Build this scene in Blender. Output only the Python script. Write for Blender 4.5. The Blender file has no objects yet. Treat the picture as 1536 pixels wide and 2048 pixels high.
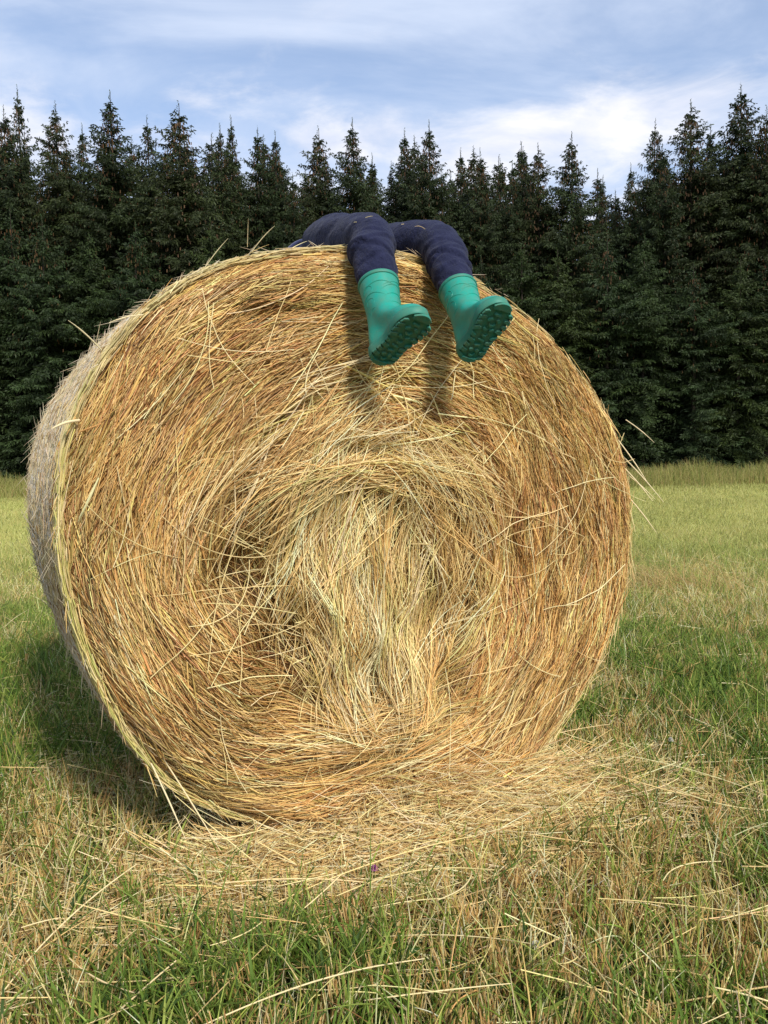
import bpy, math, random
import numpy as np
from mathutils import Matrix, Vector, Euler

# ------------------------------------------------------------------ camera
R = math.radians
scene = bpy.context.scene
COL = scene.collection
cam_data = bpy.data.cameras.new('camera')
cam_data.sensor_fit = 'VERTICAL'
cam_data.sensor_height = 36.0
cam_data.lens = 36.0 * 1600.0 / 2048.0
cam_data.clip_start = 0.05
cam_data.clip_end = 2000.0
cam = bpy.data.objects.new('camera', cam_data)
COL.objects.link(cam)
CAM_H = 0.95
cam.matrix_world = Matrix.Translation((0, 0, CAM_H)) @ Matrix.Rotation(R(90 - 3.9), 4, 'X') @ Matrix.Rotation(R(-1.0), 4, 'Z')
scene.camera = cam

# ------------------------------------------------------------------ light
SUN_EL, SUN_AZ = 39.0, 28.0        # azimuth: degrees to the right of straight behind the camera
sun_dir = Vector((math.sin(R(SUN_AZ)) * math.cos(R(SUN_EL)), -math.cos(R(SUN_AZ)) * math.cos(R(SUN_EL)), math.sin(R(SUN_EL))))
sl = bpy.data.lights.new('sun', 'SUN')
sl.energy = 3.8
sl.angle = R(8)
sl.color = (1.0, 0.95, 0.86)
so = bpy.data.objects.new('sun', sl)
COL.objects.link(so)
so.rotation_euler = sun_dir.to_track_quat('Z', 'Y').to_euler()

scene.view_settings.view_transform = 'Standard'
scene.view_settings.look = 'None'
scene.view_settings.exposure = 0.18
scene.view_settings.gamma = 1.0
scene.view_settings.use_curve_mapping = False
scene.cycles.max_bounces = 6
scene.cycles.diffuse_bounces = 3
scene.cycles.transparent_max_bounces = 8

world = bpy.data.worlds.new('World')
scene.world = world
world.use_nodes = True
wn, wl = world.node_tree.nodes, world.node_tree.links
wn.clear()


class NT:
    """tiny helper for node graphs"""
    def __init__(s, tree):
        s.n, s.l = tree.nodes, tree.links

    def new(s, typ, ins=None, **props):
        nd = s.n.new(typ)
        for k, v in props.items():
            setattr(nd, k, v)
        for k, v in (ins or {}).items():
            sock = nd.inputs[k]
            if isinstance(v, bpy.types.NodeSocket):
                s.l.new(v, sock)
            else:
                sock.default_value = v
        return nd

    def math(s, op, a, b=0.0, c=0.0, clamp=False):
        nd = s.new('ShaderNodeMath', {0: a, 1: b, 2: c}, operation=op)
        nd.use_clamp = clamp
        return nd.outputs[0]

    def mix(s, f, a, b, typ='MIX'):
        nd = s.new('ShaderNodeMix', data_type='RGBA', blend_type=typ)
        for k, v in ((0, f), (6, a), (7, b)):
            if isinstance(v, bpy.types.NodeSocket):
                s.l.new(v, nd.inputs[k])
            else:
                nd.inputs[k].default_value = v
        return nd.outputs[2]

    def ramp(s, f, stops):
        nd = s.new('ShaderNodeValToRGB', {0: f})
        cr = nd.color_ramp
        while len(cr.elements) < len(stops):
            cr.elements.new(0.5)
        for e, (p, c) in zip(cr.elements, stops):
            e.position = p
            e.color = (*c, 1) if len(c) == 3 else c
        return nd.outputs[0]

    def noise(s, vec, scale, detail=4, rough=0.5, dist=0.0):
        return s.new('ShaderNodeTexNoise', {'Vector': vec, 'Scale': scale, 'Detail': detail, 'Roughness': rough, 'Distortion': dist}).outputs[0]


W = NT(world.node_tree)
sky = W.new('ShaderNodeTexSky', sky_type='NISHITA', sun_disc=False)
sky.sun_elevation = R(SUN_EL)
sky.sun_rotation = R(180 - SUN_AZ)
sky.air_density = 1.0
sky.dust_density = 0.6
sky.ozone_density = 1.6
tc = W.new('ShaderNodeTexCoord')
sep = W.new('ShaderNodeSeparateXYZ', {0: tc.outputs['Generated']})
zc = W.math('MAXIMUM', sep.outputs[2], 0.0)
den = W.math('ADD', zc, 0.16)
cx = W.math('DIVIDE', sep.outputs[0], den)
cy = W.math('DIVIDE', sep.outputs[1], den)
cv = W.new('ShaderNodeCombineXYZ', {0: cx, 1: cy, 2: 0.0}).outputs[0]
# wind-drawn coordinates, bent a little by noise so no cloud has a clean edge
wob = W.new('ShaderNodeTexNoise', {'Vector': cv, 'Scale': 1.3, 'Detail': 5, 'Roughness': 0.6})
ws = W.new('ShaderNodeSeparateColor', {0: wob.outputs[1]})
bx = W.math('ADD', sep.outputs[0], W.math('MULTIPLY', W.math('SUBTRACT', ws.outputs[0], 0.5), 0.22))
bz = W.math('ADD', sep.outputs[2], W.math('MULTIPLY', W.math('SUBTRACT', ws.outputs[1], 0.5), 0.10))
fwd = W.new('ShaderNodeMapRange', {'Value': sep.outputs[1], 1: 0.0, 2: 0.5}).outputs[0]


def cloud_bank(lst):
    tot = None
    for (a, b, sa, sb, w) in lst:
        u = W.math('DIVIDE', W.math('SUBTRACT', bx, a), sa)
        v = W.math('DIVIDE', W.math('SUBTRACT', bz, b), sb)
        e = W.math('MULTIPLY', W.math('EXPONENT', W.math('MULTIPLY', W.math('ADD', W.math('MULTIPLY', u, u), W.math('MULTIPLY', v, v)), -1.0)), w)
        tot = e if tot is None else W.math('ADD', tot, e)
    return W.math('MULTIPLY', W.math('MULTIPLY', tot, 0.55), fwd)


mp = W.new('ShaderNodeMapping', {'Vector': cv, 'Rotation': (0, 0, R(-20)), 'Scale': (0.8, 1.5, 1), 'Location': (2.3, 0.6, 0)})
cirrus = W.noise(mp.outputs[0], 1.6, 8, 0.58, 0.6)
veil = cloud_bank([(-.14, .465, .17, .028, .20), (.06, .475, .12, .03, .16), (.33, .44, .17, .06, .16), (-.40, .405, .15, .022, .14), (-.10, .405, .14, .018, .12), (-.30, .44, .08, .03, -.12), (.0, .435, .12, .014, -.13), (.17, .46, .06, .012, -.10), (-.25, .372, .12, .012, -.08)])
cirrus = W.math('ADD', cirrus, veil)
cirrus = W.new('ShaderNodeMapRange', {'Value': cirrus, 1: 0.34, 2: 0.70, 3: 0.26, 4: 0.92}, interpolation_type='SMOOTHSTEP').outputs[0]
mp2 = W.new('ShaderNodeMapping', {'Vector': cv, 'Location': (-0.35, 4.1, 0), 'Scale': (1.0, 1.25, 1)})
puff = W.noise(mp2.outputs[0], 3.2, 10, 0.60, 0.35)
low = W.new('ShaderNodeMapRange', {'Value': sep.outputs[2], 1: 0.50, 2: 0.30, 3: -0.10, 4: 0.10}).outputs[0]
bank = cloud_bank([(.25, .385, .12, .028, .28), (.08, .385, .10, .020, .18), (.18, .35, .22, .03, .22), (.15, .44, .05, .022, .15), (-.06, .345, .18, .022, .16), (-.42, .36, .12, .025, .18), (-.25, .345, .10, .014, .12), (.40, .345, .10, .03, .12)])
puff = W.math('ADD', W.math('ADD', puff, low), bank)
puff = W.new('ShaderNodeMapRange', {'Value': puff, 1: 0.50, 2: 0.86, 3: 0.0, 4: 0.96}, interpolation_type='SMOOTHSTEP').outputs[0]
shade = W.noise(mp2.outputs[0], 4.0, 6, 0.55, 0.3)
cloud_col = W.mix(W.new('ShaderNodeMapRange', {'Value': shade, 1: 0.35, 2: 0.60}).outputs[0], (4.7, 5.0, 5.9, 1), (6.4, 6.3, 6.5, 1))
skyb = W.mix(1.0, sky.outputs[0], (1.08, 1.10, 1.14, 1), 'MULTIPLY')
skyc = W.mix(cirrus, skyb, (4.3, 4.9, 6.1, 1))
skyc = W.mix(puff, skyc, cloud_col)
bg = W.new('ShaderNodeBackground', {'Color': skyc, 'Strength': 0.15})
wo = W.new('ShaderNodeOutputWorld', {0: bg.outputs[0]})

rng = np.random.default_rng(7)
random.seed(7)


# ------------------------------------------------------------------ helpers
def vnoise(x, y, seed=0):
    """smooth value noise on arrays, 0..1"""
    g = np.random.default_rng(seed).random((128, 128))
    xi, yi = np.floor(x).astype(int), np.floor(y).astype(int)
    fx, fy = x - xi, y - yi
    fx = fx * fx * (3 - 2 * fx)
    fy = fy * fy * (3 - 2 * fy)
    a = g[xi % 128, yi % 128]; b = g[(xi + 1) % 128, yi % 128]
    c = g[xi % 128, (yi + 1) % 128]; d = g[(xi + 1) % 128, (yi + 1) % 128]
    return (a * (1 - fx) + b * fx) * (1 - fy) + (c * (1 - fx) + d * fx) * fy


def fbm(x, y, seed=0, octv=3):
    s = 0; a = 0.5; t = 0
    for i in range(octv):
        s = s + a * vnoise(x * 2 ** i + 17.3 * i, y * 2 ** i + 5.1 * i, seed + i)
        t += a; a *= 0.5
    return s / t


def smooth(a, b, x):
    t = np.clip((x - a) / (b - a), 0, 1)
    return t * t * (3 - 2 * t)


def tag(o, label=None, cat=None, group=None, kind=None):
    if label: o['label'] = label
    if cat: o['category'] = cat
    if group: o['group'] = group
    if kind: o['kind'] = kind
    return o


def link(name, data, parent=None, mats=()):
    o = bpy.data.objects.new(name, data)
    COL.objects.link(o)
    for m in mats:
        data.materials.append(m)
    if parent is not None:
        o.parent = parent
    return o


def empty(name, loc=(0, 0, 0)):
    o = bpy.data.objects.new(name, None)
    o.location = loc
    o.empty_display_size = 0.1
    COL.objects.link(o)
    return o


def mesh_np(name, verts, faces, colors=None, smooth_shade=False):
    """verts (N,3); faces (M,k) array all of one size"""
    me = bpy.data.meshes.new(name)
    verts = np.asarray(verts, np.float32); faces = np.asarray(faces, np.int32)
    k = faces.shape[1]
    me.vertices.add(len(verts)); me.vertices.foreach_set('co', verts.ravel())
    me.loops.add(faces.size); me.loops.foreach_set('vertex_index', faces.ravel())
    me.polygons.add(len(faces))
    me.polygons.foreach_set('loop_start', np.arange(0, faces.size, k, dtype=np.int32))
    me.update(calc_edges=True)
    if smooth_shade:
        me.polygons.foreach_set('use_smooth', np.ones(len(faces), bool))
    if colors is not None:
        at = me.attributes.new('tone', 'FLOAT_COLOR', 'POINT')
        at.data.foreach_set('color', np.concatenate([np.asarray(colors, np.float32), np.ones((len(verts), 1), np.float32)], 1).ravel())
    me.update()
    return me


def strands(name, pts, rad, col, mat, parent=None, taper=(1.0, 1.0, 0.35)):
    """pts (N,K,3), rad (N,), col (N,3) -> one hair curves object"""
    N, K, _ = pts.shape
    hc = bpy.data.hair_curves.new(name)
    hc.add_curves([K] * N)
    hc.points.foreach_set('position', pts.astype(np.float32).ravel())
    t = np.linspace(0, 1, K)
    prof = np.interp(t, [0, 0.6, 1], taper)
    hc.points.foreach_set('radius', (rad[:, None] * prof[None]).astype(np.float32).ravel())
    at = hc.attributes.new('tone', 'FLOAT_COLOR', 'CURVE')
    at.data.foreach_set('color', np.concatenate([col, np.ones((N, 1))], 1).astype(np.float32).ravel())
    return link(name, hc, parent, [mat])


def pick(cols, w, n, jit=0.12):
    cols = np.array(cols, float); w = np.array(w, float); w = w / w.sum()
    i = rng.choice(len(cols), n, p=w)
    c = cols[i] * (1 + rng.normal(0, jit, (n, 1))) * (1 + rng.normal(0, jit * 0.25, (n, 3)))
    return np.clip(c, 0.005, 0.9)


# ------------------------------------------------------------------ materials
def mat_new(name):
    m = bpy.data.materials.new(name)
    m.use_nodes = True
    m.node_tree.nodes.clear()
    g = NT(m.node_tree)
    return m, g


def mat_strand(name, rough=0.6, spec=0.25, trans=0.25, gain=1.0):
    m, g = mat_new(name)
    at = g.new('ShaderNodeAttribute', attribute_name='tone')
    c = at.outputs['Color']
    if gain != 1.0:
        c = g.mix(1.0, c, (gain, gain, gain, 1), 'MULTIPLY')
    p = g.new('ShaderNodeBsdfPrincipled', {'Base Color': c, 'Roughness': rough, 'Specular IOR Level': spec})
    t = g.new('ShaderNodeBsdfTranslucent', {'Color': c})
    mx = g.new('ShaderNodeMixShader', {0: trans, 1: p.outputs[0], 2: t.outputs[0]})
    g.new('ShaderNodeOutputMaterial', {0: mx.outputs[0]})
    return m


def mat_plain(name, col, rough=0.6, spec=0.4, bump=None, var=0.15, scale=30, sheen=0.0):
    m, g = mat_new(name)
    tcn = g.new('ShaderNodeTexCoord')
    n = g.noise(tcn.outputs['Object'], scale, 5, 0.6)
    a = tuple(c * (1 - var) for c in col) + (1,)
    b = tuple(min(1, c * (1 + var)) for c in col) + (1,)
    c = g.mix(n, a, b)
    p = g.new('ShaderNodeBsdfPrincipled', {'Base Color': c, 'Roughness': rough, 'Specular IOR Level': spec, 'Sheen Weight': sheen})
    if bump:
        bn = g.noise(tcn.outputs['Object'], bump[0], 4, 0.6)
        bp = g.new('ShaderNodeBump', {'Height': bn, 'Strength': bump[1], 'Distance': bump[2]})
        g.l.new(bp.outputs[0], p.inputs['Normal'])
    g.new('ShaderNodeOutputMaterial', {0: p.outputs[0]})
    return m


M_straw = mat_strand('straw', 0.5, 0.25, 0.12)
M_grass = mat_strand('grass_blades', 0.55, 0.25, 0.32)
M_needle = mat_strand('spruce_needles', 0.6, 0.25, 0.18)
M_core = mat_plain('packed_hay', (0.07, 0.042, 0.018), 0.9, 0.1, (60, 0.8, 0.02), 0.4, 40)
M_bark = mat_plain('spruce_bark', (0.045, 0.036, 0.028), 0.9, 0.1, (25, 0.9, 0.03), 0.35, 12)


def mat_ground():
    m, g = mat_new('meadow_soil')
    tcn = g.new('ShaderNodeTexCoord')
    o = tcn.outputs['Object']
    n1 = g.noise(o, 0.6, 6, 0.6)
    n2 = g.noise(o, 22.0, 5, 0.7)
    a = g.mix(g.new('ShaderNodeMapRange', {'Value': n1, 1: 0.4, 2: 0.6}).outputs[0], (0.05, 0.06, 0.018, 1), (0.085, 0.072, 0.03, 1))
    b = g.mix(g.new('ShaderNodeMapRange', {'Value': n2, 1: 0.35, 2: 0.7}).outputs[0], (0.028, 0.022, 0.012, 1), a)
    # farther off, and out to the sides, the short sward itself is the surface
    ln_ = g.new('ShaderNodeVectorMath', {0: o}, operation='LENGTH').outputs['Value']
    sx_ = g.math('ABSOLUTE', g.new('ShaderNodeSeparateXYZ', {0: o}).outputs[0])
    fr = g.new('ShaderNodeMapRange', {'Value': g.math('ADD', ln_, g.math('MULTIPLY', sx_, .8)), 1: 3.5, 2: 9.0}).outputs[0]
    n3 = g.noise(o, 6.0, 6, 0.7)
    sward = g.mix(n1, g.mix(n3, (.10, .145, .03, 1), (.20, .24, .06, 1)), g.mix(n3, (.20, .19, .06, 1), (.34, .30, .11, 1)))
    b = g.mix(fr, b, sward)
    p = g.new('ShaderNodeBsdfPrincipled', {'Base Color': b, 'Roughness': 0.95, 'Specular IOR Level': 0.1})
    bp = g.new('ShaderNodeBump', {'Height': n2, 'Strength': 0.8, 'Distance': 0.03})
    g.l.new(bp.outputs[0], p.inputs['Normal'])
    g.new('ShaderNodeOutputMaterial', {0: p.outputs[0]})
    return m


# ------------------------------------------------------------------ ground
def ground_z(x, y):
    x = np.asarray(x, float); y = np.asarray(y, float)
    r = np.hypot(x, y)
    near = 0.03 * (fbm(x * 1.4 + 30, y * 1.4 + 30, 50, 3) - 0.5)
    wide = 0.22 * (fbm(x * 0.09 + 9, y * 0.09 + 9, 60, 2) - 0.5) * smooth(5, 14, r)
    return near - 0.012 + wide


def build_ground():
    # rings of growing size so the sheet is fine near the camera and still reaches the horizon
    ry = np.concatenate([np.linspace(0, 12, 110)[:-1], np.geomspace(12, 900, 70)])
    th = np.linspace(0, 2 * np.pi, 181)[:-1]
    RR, TT = np.meshgrid(ry[1:], th, indexing='ij')
    X = RR * np.sin(TT); Y = 1.5 + RR * np.cos(TT)
    v = np.stack([X, Y, ground_z(X, Y)], -1).reshape(-1, 3)
    n = len(th)
    i, j = np.meshgrid(np.arange(len(ry) - 2), np.arange(n), indexing='ij')
    f = np.stack([i * n + j, i * n + (j + 1) % n, (i + 1) * n + (j + 1) % n, (i + 1) * n + j], -1).reshape(-1, 4)
    c = np.array([[0, 1.5, float(ground_z(0, 1.5))]])
    me = mesh_np('ground', v, f[:, ::-1], smooth_shade=True)
    o = link('ground', me, None, [mat_ground()])
    # close the tiny centre hole
    import bmesh
    bm = bmesh.new(); bm.from_mesh(me)
    cvv = bm.verts.new(c[0])
    bm.verts.ensure_lookup_table()
    for k in range(n):
        bm.faces.new((cvv, bm.verts[k], bm.verts[(k + 1) % n]))
    bmesh.ops.recalc_face_normals(bm, faces=bm.faces)
    bm.to_mesh(me); bm.free()
    me.polygons.foreach_set('use_smooth', np.ones(len(me.polygons), bool))
    tag(o, 'mown meadow ground under the dry grass', kind='structure')
    return o


build_ground()

# ------------------------------------------------------------------ hay bale frame
A = R(27)
BC = np.array([0.03, 2.02, 0.77])                       # centre of the front face
BU = np.array([math.cos(A), math.sin(A), 0.0])          # face right
BV = np.array([0.0, 0.0, 1.0])                          # face up
BN = np.array([math.sin(A), -math.cos(A), 0.0])         # face normal, to the viewer
BLEN = 1.22
_prof = sorted([(-172, .786), (-160, .784), (-147, .794), (-141, .805), (-132, .81), (-115, .785), (-100, .772), (-90, .765), (-78, .80), (-68, .83), (-58, .845), (-46, .838), (-32, .842), (-18, .845),
                (-2, .835), (11, .818), (25, .783), (39, .748), (55, .714), (72, .702), (85, .70), (99, .703), (114, .726), (125, .762), (138, .785), (148, .796), (157, .805), (165, .80), (176, .793)])
_pa = np.array([p[0] for p in _prof], float); _pr = np.array([p[1] for p in _prof], float)


def rim(theta):
    """outline radius of the bale at angle theta (radians)"""
    d = np.degrees(theta) % 360
    a = np.concatenate([_pa - 360, _pa, _pa + 360]); r = np.concatenate([_pr, _pr, _pr])
    s = 0
    for k in (-5, 0, 5):
        s = s + np.interp(((d + k + 180) % 360) - 180, a, r)
    return s / 3


def face_off(u, v):
    """how far the front face stands out (+) or is hollow (-) at u, v"""
    th = np.arctan2(v, u); r = np.hypot(u, v); q = r / rim(th)
    o = 0.045 * (1 - q ** 2) - 0.085 * smooth(0.9, 1.02, q) ** 1.5
    rc = np.hypot(u + 0.1, v + 0.05)
    wob = 0.05 * (fbm(u * 4 + 8, v * 4 + 8, 3) - 0.5)
    o = o + 0.004 * np.sin(rc * 46 + 9 * fbm(u * 2.2 + 5, v * 2.2 + 5, 8)) * smooth(0.3, 0.45, rc) * smooth(1.02, 0.85, q)
    o = o + wob * .55 + .012 * (fbm(u * 11 + 8, v * 11 + 8, 13) - .5) * smooth(1.0, .9, q)
    # the torn, sunken middle
    e = np.sqrt(((u + .11) / .37) ** 2 + ((v + .16) / .36) ** 2)
    o = o - .055 * smooth(1.0, .45, e) * (.45 + 1.1 * fbm(u * 8 + 20, v * 8 + 20, 17, 2))
    for (a, b, su, sv, dp) in HOLES:
        o = o - 1.2 * dp * np.exp(-((u - a) / su) ** 2 - ((v - b) / sv) ** 2)
    return o


HOLES = [(-.41, -.09, .07, .09, .090), (-.32, -.27, .07, .09, .075), (-.28, -.42, .08, .065, .075), (-.07, -.42, .025, .09, .050), (.12, -.42, .06, .07, .065), (.34, -.12, .05, .13, .035), (.12, -.30, .04, .12, .025),
         (-.10, .20, .09, .022, .050), (.46, -.20, .04, .10, .020), (-.02, .36, .22, .018, .010), (-.30, .52, .22, .014, .008), (.15, .55, .2, .014, .008), (.5, .2, .02, .15, .010), (-.05, -.74, .5, .08, -.05)]


def face_pt(u, v, off):
    return BC + u[..., None] * BU + v[..., None] * BV + off[..., None] * BN


def side_r(theta, s):
    """radius of the rolled side, s = 0 at the front face, 1 at the back"""
    return rim(theta) * (1 + 0.022 * np.sin(np.pi * np.clip(s, 0, 1)) - 0.012 * s) + 0.006 * (fbm(theta * 9 + 20, s * 9 + 4, 33) - 0.5)


bale = empty('hay_bale', (float(BC[0] - BN[0] * 0.6), float(BC[1] - BN[1] * 0.6), 0.0))
tag(bale, 'big round bale of golden dry hay standing on the mown meadow', 'hay bale')
BALE_INV = Matrix.Translation(bale.location).inverted()


def under_bale(o):
    o.parent = bale
    o.matrix_parent_inverse = BALE_INV
    return o


def build_core():
    nr, nt = 70, 220
    q = np.linspace(0, 1, nr)[1:]
    th = np.linspace(-np.pi, np.pi, nt, endpoint=False)
    Q, T = np.meshgrid(q, th, indexing='ij')
    Rr = rim(T) * Q * 0.975
    u, v = Rr * np.cos(T), Rr * np.sin(T)
    P = [face_pt(u, v, face_off(u, v) - 0.035 - 0.03 * smooth(0.9, 1, Q)).reshape(-1, 3)]
    ns = 24
    s = np.linspace(0.06, 1.0, ns)
    S, T2 = np.meshgrid(s, th, indexing='ij')
    rr = side_r(T2, S) - 0.016
    side = BC + (rr * np.cos(T2))[..., None] * BU + (rr * np.sin(T2))[..., None] * BV - (S * BLEN)[..., None] * BN
    P.append(side.reshape(-1, 3))
    qb = np.linspace(0.97, 0.02, 12)
    Qb, T3 = np.meshgrid(qb, th, indexing='ij')
    rb = side_r(T3, np.ones_like(T3)) * Qb
    back = BC + (rb * np.cos(T3))[..., None] * BU + (rb * np.sin(T3))[..., None] * BV - (BLEN + 0.02 * (1 - Qb ** 4))[..., None] * BN
    P.append(back.reshape(-1, 3))
    V = np.concatenate(P)
    rows = (nr - 1) + ns + 12
    i, j = np.meshgrid(np.arange(rows - 1), np.arange(nt), indexing='ij')
    f = np.stack([i * nt + j, (i + 1) * nt + j, (i + 1) * nt + (j + 1) % nt, i * nt + (j + 1) % nt], -1).reshape(-1, 4)
    V[:, 2] = np.maximum(V[:, 2], -0.02)
    me = mesh_np('packed_core', V, f, smooth_shade=True)
    o = under_bale(link('packed_core', me, None, [M_core]))
    o['label'] = 'brown packed hay in the depth of the bale'
    return o


build_core()

# direction patches on the face: u, v, su, sv, angle (deg from +u), weight
PATCH = [(-.08, -.20, .22, .18, 90, .9), (-.16, -.25, .075, .25, 92, 3.2), (.01, -.27, .08, .24, 88, 2.4), (-.13, .02, .16, .10, 70, 1.2), (.12, -.02, .12, .12, 130, 1.2),
         (-.30, .03, .08, .12, 60, 1.4), (-.10, .13, .22, .035, 0, 1.6), (-.42, -.12, .10, .10, 150, 1.3), (-.33, -.28, .12, .06, 165, 1.4),
         (.20, -.26, .08, .13, 70, 1.0), (-.10, -.50, .25, .07, 2, 1.6), (.36, -.08, .05, .16, 100, 1.6), (-.02, -.68, .55, .08, 5, 1.5), (.45, -.50, .18, .14, 57, 1.6), (.36, .12, .06, .12, 82, 1.6)]


def field(u, v):
    """hay direction as a double-angle vector"""
    cu, cv_ = -0.10, -0.06
    th = np.arctan2(v - cv_, u - cu); rc = np.hypot(u - cu, v - cv_)
    a = th + np.pi / 2 + R(4)
    core = smooth(0.42, 0.24, rc)
    n = (fbm(u * 5 + 40, v * 5 + 40, 11, 2) - 0.5)
    a = a + n * (R(34) + core * R(80))
    w = 1.0 - 0.80 * core
    x, y = w * np.cos(2 * a), w * np.sin(2 * a)
    for (pu, pv, su, sv, ang, wt) in PATCH:
        g = wt * np.exp(-((u - pu) / su) ** 2 - ((v - pv) / sv) ** 2)
        x = x + g * math.cos(2 * R(ang)); y = y + g * math.sin(2 * R(ang))
    return x, y


def grow(u0, v0, dev, length, K, stiff=0.28):
    """trace strands both ways from u0, v0 along the field"""
    N = len(u0)
    x, y = field(u0, v0)
    a0 = 0.5 * np.arctan2(y, x) + dev
    flip = rng.random(N) < 0.5
    a0 = a0 + np.where(flip, np.pi, 0)
    step = length / (K - 1)
    U = np.zeros((N, K)); V = np.zeros((N, K))
    half = (K - 1) // 2
    for sgn in (1, -1):
        u, v, a = u0.copy(), v0.copy(), a0.copy()
        rngk = range(half, K) if sgn > 0 else range(half, -1, -1)
        for k in rngk:
            U[:, k], V[:, k] = u, v
            x, y = field(u, v)
            t = 0.5 * np.arctan2(y, x) + dev
            d = (t - a + np.pi / 2) % np.pi - np.pi / 2
            a = a + d * stiff * 0.35
            u = u + sgn * np.cos(a) * step
            v = v + sgn * np.sin(a) * step
    return U, V


STRAW_COLS = [(.67, .435, .155), (.78, .555, .23), (.55, .32, .10), (.37, .195, .06), (.84, .66, .34), (.60, .46, .15), (.23, .12, .042), (.57, .31, .13)]


def disk_pts(n, qmax=1.0):
    th = rng.uniform(-np.pi, np.pi, n)
    q = np.sqrt(rng.random(n)) * qmax
    r = rim(th) * q
    return r * np.cos(th), r * np.sin(th)


def face_bundles(name, nb, per, w, length, depth, colw, rad, jit, dev_b, dev_s, label=None, K=6, pts=None):
    ub, vb = disk_pts(nb, 0.985) if pts is None else pts
    if pts is None and depth[0] > -.03:
        # the middle is torn open, so fewer strands close it off
        e = np.sqrt(((ub + .11) / .37) ** 2 + ((vb + .16) / .36) ** 2)
        kp = rng.random(nb) < 1 - .50 * smooth(1.0, .6, e)
        ub, vb = ub[kp], vb[kp]; nb = len(ub)
    N = nb * per
    bi = np.repeat(np.arange(nb), per)
    coreb = smooth(0.45, 0.25, np.hypot(ub + .1, vb + .05))
    devb = rng.normal(0, 1, nb) * (R(dev_b) + coreb * R(12))
    offb = rng.uniform(depth[0], depth[1], nb)
    lenb = rng.uniform(0.75, 1.25, nb)
    sp = rng.normal(0, w, N); al = rng.normal(0, length * 0.28, N)
    x, y = field(ub, vb); ab = (0.5 * np.arctan2(y, x) + devb)[bi]
    u0 = ub[bi] + np.cos(ab) * al - np.sin(ab) * sp
    v0 = vb[bi] + np.sin(ab) * al + np.cos(ab) * sp
    ln = length * lenb[bi] * rng.uniform(0.25, 1.45, N)
    U, V = grow(u0, v0, devb[bi] + rng.normal(0, R(dev_s), N), ln, K)
    th = np.arctan2(V, U); r = np.hypot(U, V); q = r / rim(th)
    # strands stay inside the outline but for a little fray
    lim = 1.0 + rng.normal(0, 0.006, (N, 1))
    over = np.maximum(q - lim, 0)
    k = np.where(q > lim, (lim + over * 0.12) / np.maximum(q, 1e-6), 1)
    U, V = U * k, V * k
    t = np.linspace(-1, 1, K)[None]
    tilt = rng.normal(0, 0.006, (N, 1)) * t + rng.normal(0, .003, (N, 1)) * (t ** 2)
    off = face_off(U, V) + offb[bi][:, None] + rng.normal(0, 0.004, (N, 1)) + tilt
    P = face_pt(U, V, off)
    P[..., 2] = np.maximum(P[..., 2], 0.004)
    cb = pick(STRAW_COLS, colw, nb, jit)
    um, vm = ub, vb
    zone = fbm(um * 4 + 3, vm * 4 + 3, 77)
    zone2 = fbm(um * 6 + 13, vm * 6 + 3, 78)
    cb = cb * (0.80 + 0.42 * zone)[:, None] * np.array([.95, .92, .90])
    # browner inside hay, with the shade of the torn hollows painted into its colour
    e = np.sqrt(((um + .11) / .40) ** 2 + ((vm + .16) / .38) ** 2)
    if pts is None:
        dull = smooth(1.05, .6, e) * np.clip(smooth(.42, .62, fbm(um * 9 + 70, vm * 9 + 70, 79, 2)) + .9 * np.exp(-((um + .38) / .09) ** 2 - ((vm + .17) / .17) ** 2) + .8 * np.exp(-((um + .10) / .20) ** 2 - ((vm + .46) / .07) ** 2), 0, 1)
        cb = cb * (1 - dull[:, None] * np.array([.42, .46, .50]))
    else:
        cb = cb * np.array([1.08, 1.12, 1.22])
    # paler, greener core; redder outer windings
    cen = np.exp(-((um + .12) / .22) ** 2 - ((vm + .08) / .28) ** 2)[:, None]
    cb = cb * (1 + cen * np.array([.0, .06, .12])) * (1 - 0.10 * (zone2[:, None] - .5) * np.array([-1.2, .3, 1.5]))
    ci = np.clip(cb[bi] * (1 + rng.normal(0, 0.14, (N, 1))), 0.01, 0.9)
    rr = rad * rng.uniform(0.6, 1.35, N)
    o = under_bale(strands(name, P, rr, ci, M_straw, taper=(0.8, 1.0, 0.5)))
    o['kind'] = 'stuff'
    if label: o['label'] = label
    return o


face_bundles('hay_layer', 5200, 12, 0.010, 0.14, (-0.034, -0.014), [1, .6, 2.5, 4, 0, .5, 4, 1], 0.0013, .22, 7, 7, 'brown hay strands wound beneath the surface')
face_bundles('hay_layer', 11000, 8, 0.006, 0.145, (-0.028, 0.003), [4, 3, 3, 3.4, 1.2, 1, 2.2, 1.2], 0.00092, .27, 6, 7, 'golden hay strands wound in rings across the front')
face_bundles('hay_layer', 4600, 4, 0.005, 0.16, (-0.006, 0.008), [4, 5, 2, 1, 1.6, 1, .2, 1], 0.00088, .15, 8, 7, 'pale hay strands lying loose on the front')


face_bundles('hay_layer', 650, 1, 0.004, 0.11, (0.002, 0.012), [3, 3, 3, 2, 1, 2, 0, 2], 0.0022, .2, 16, 4, 'wider flat blades of dried grass among the stems')


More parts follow.
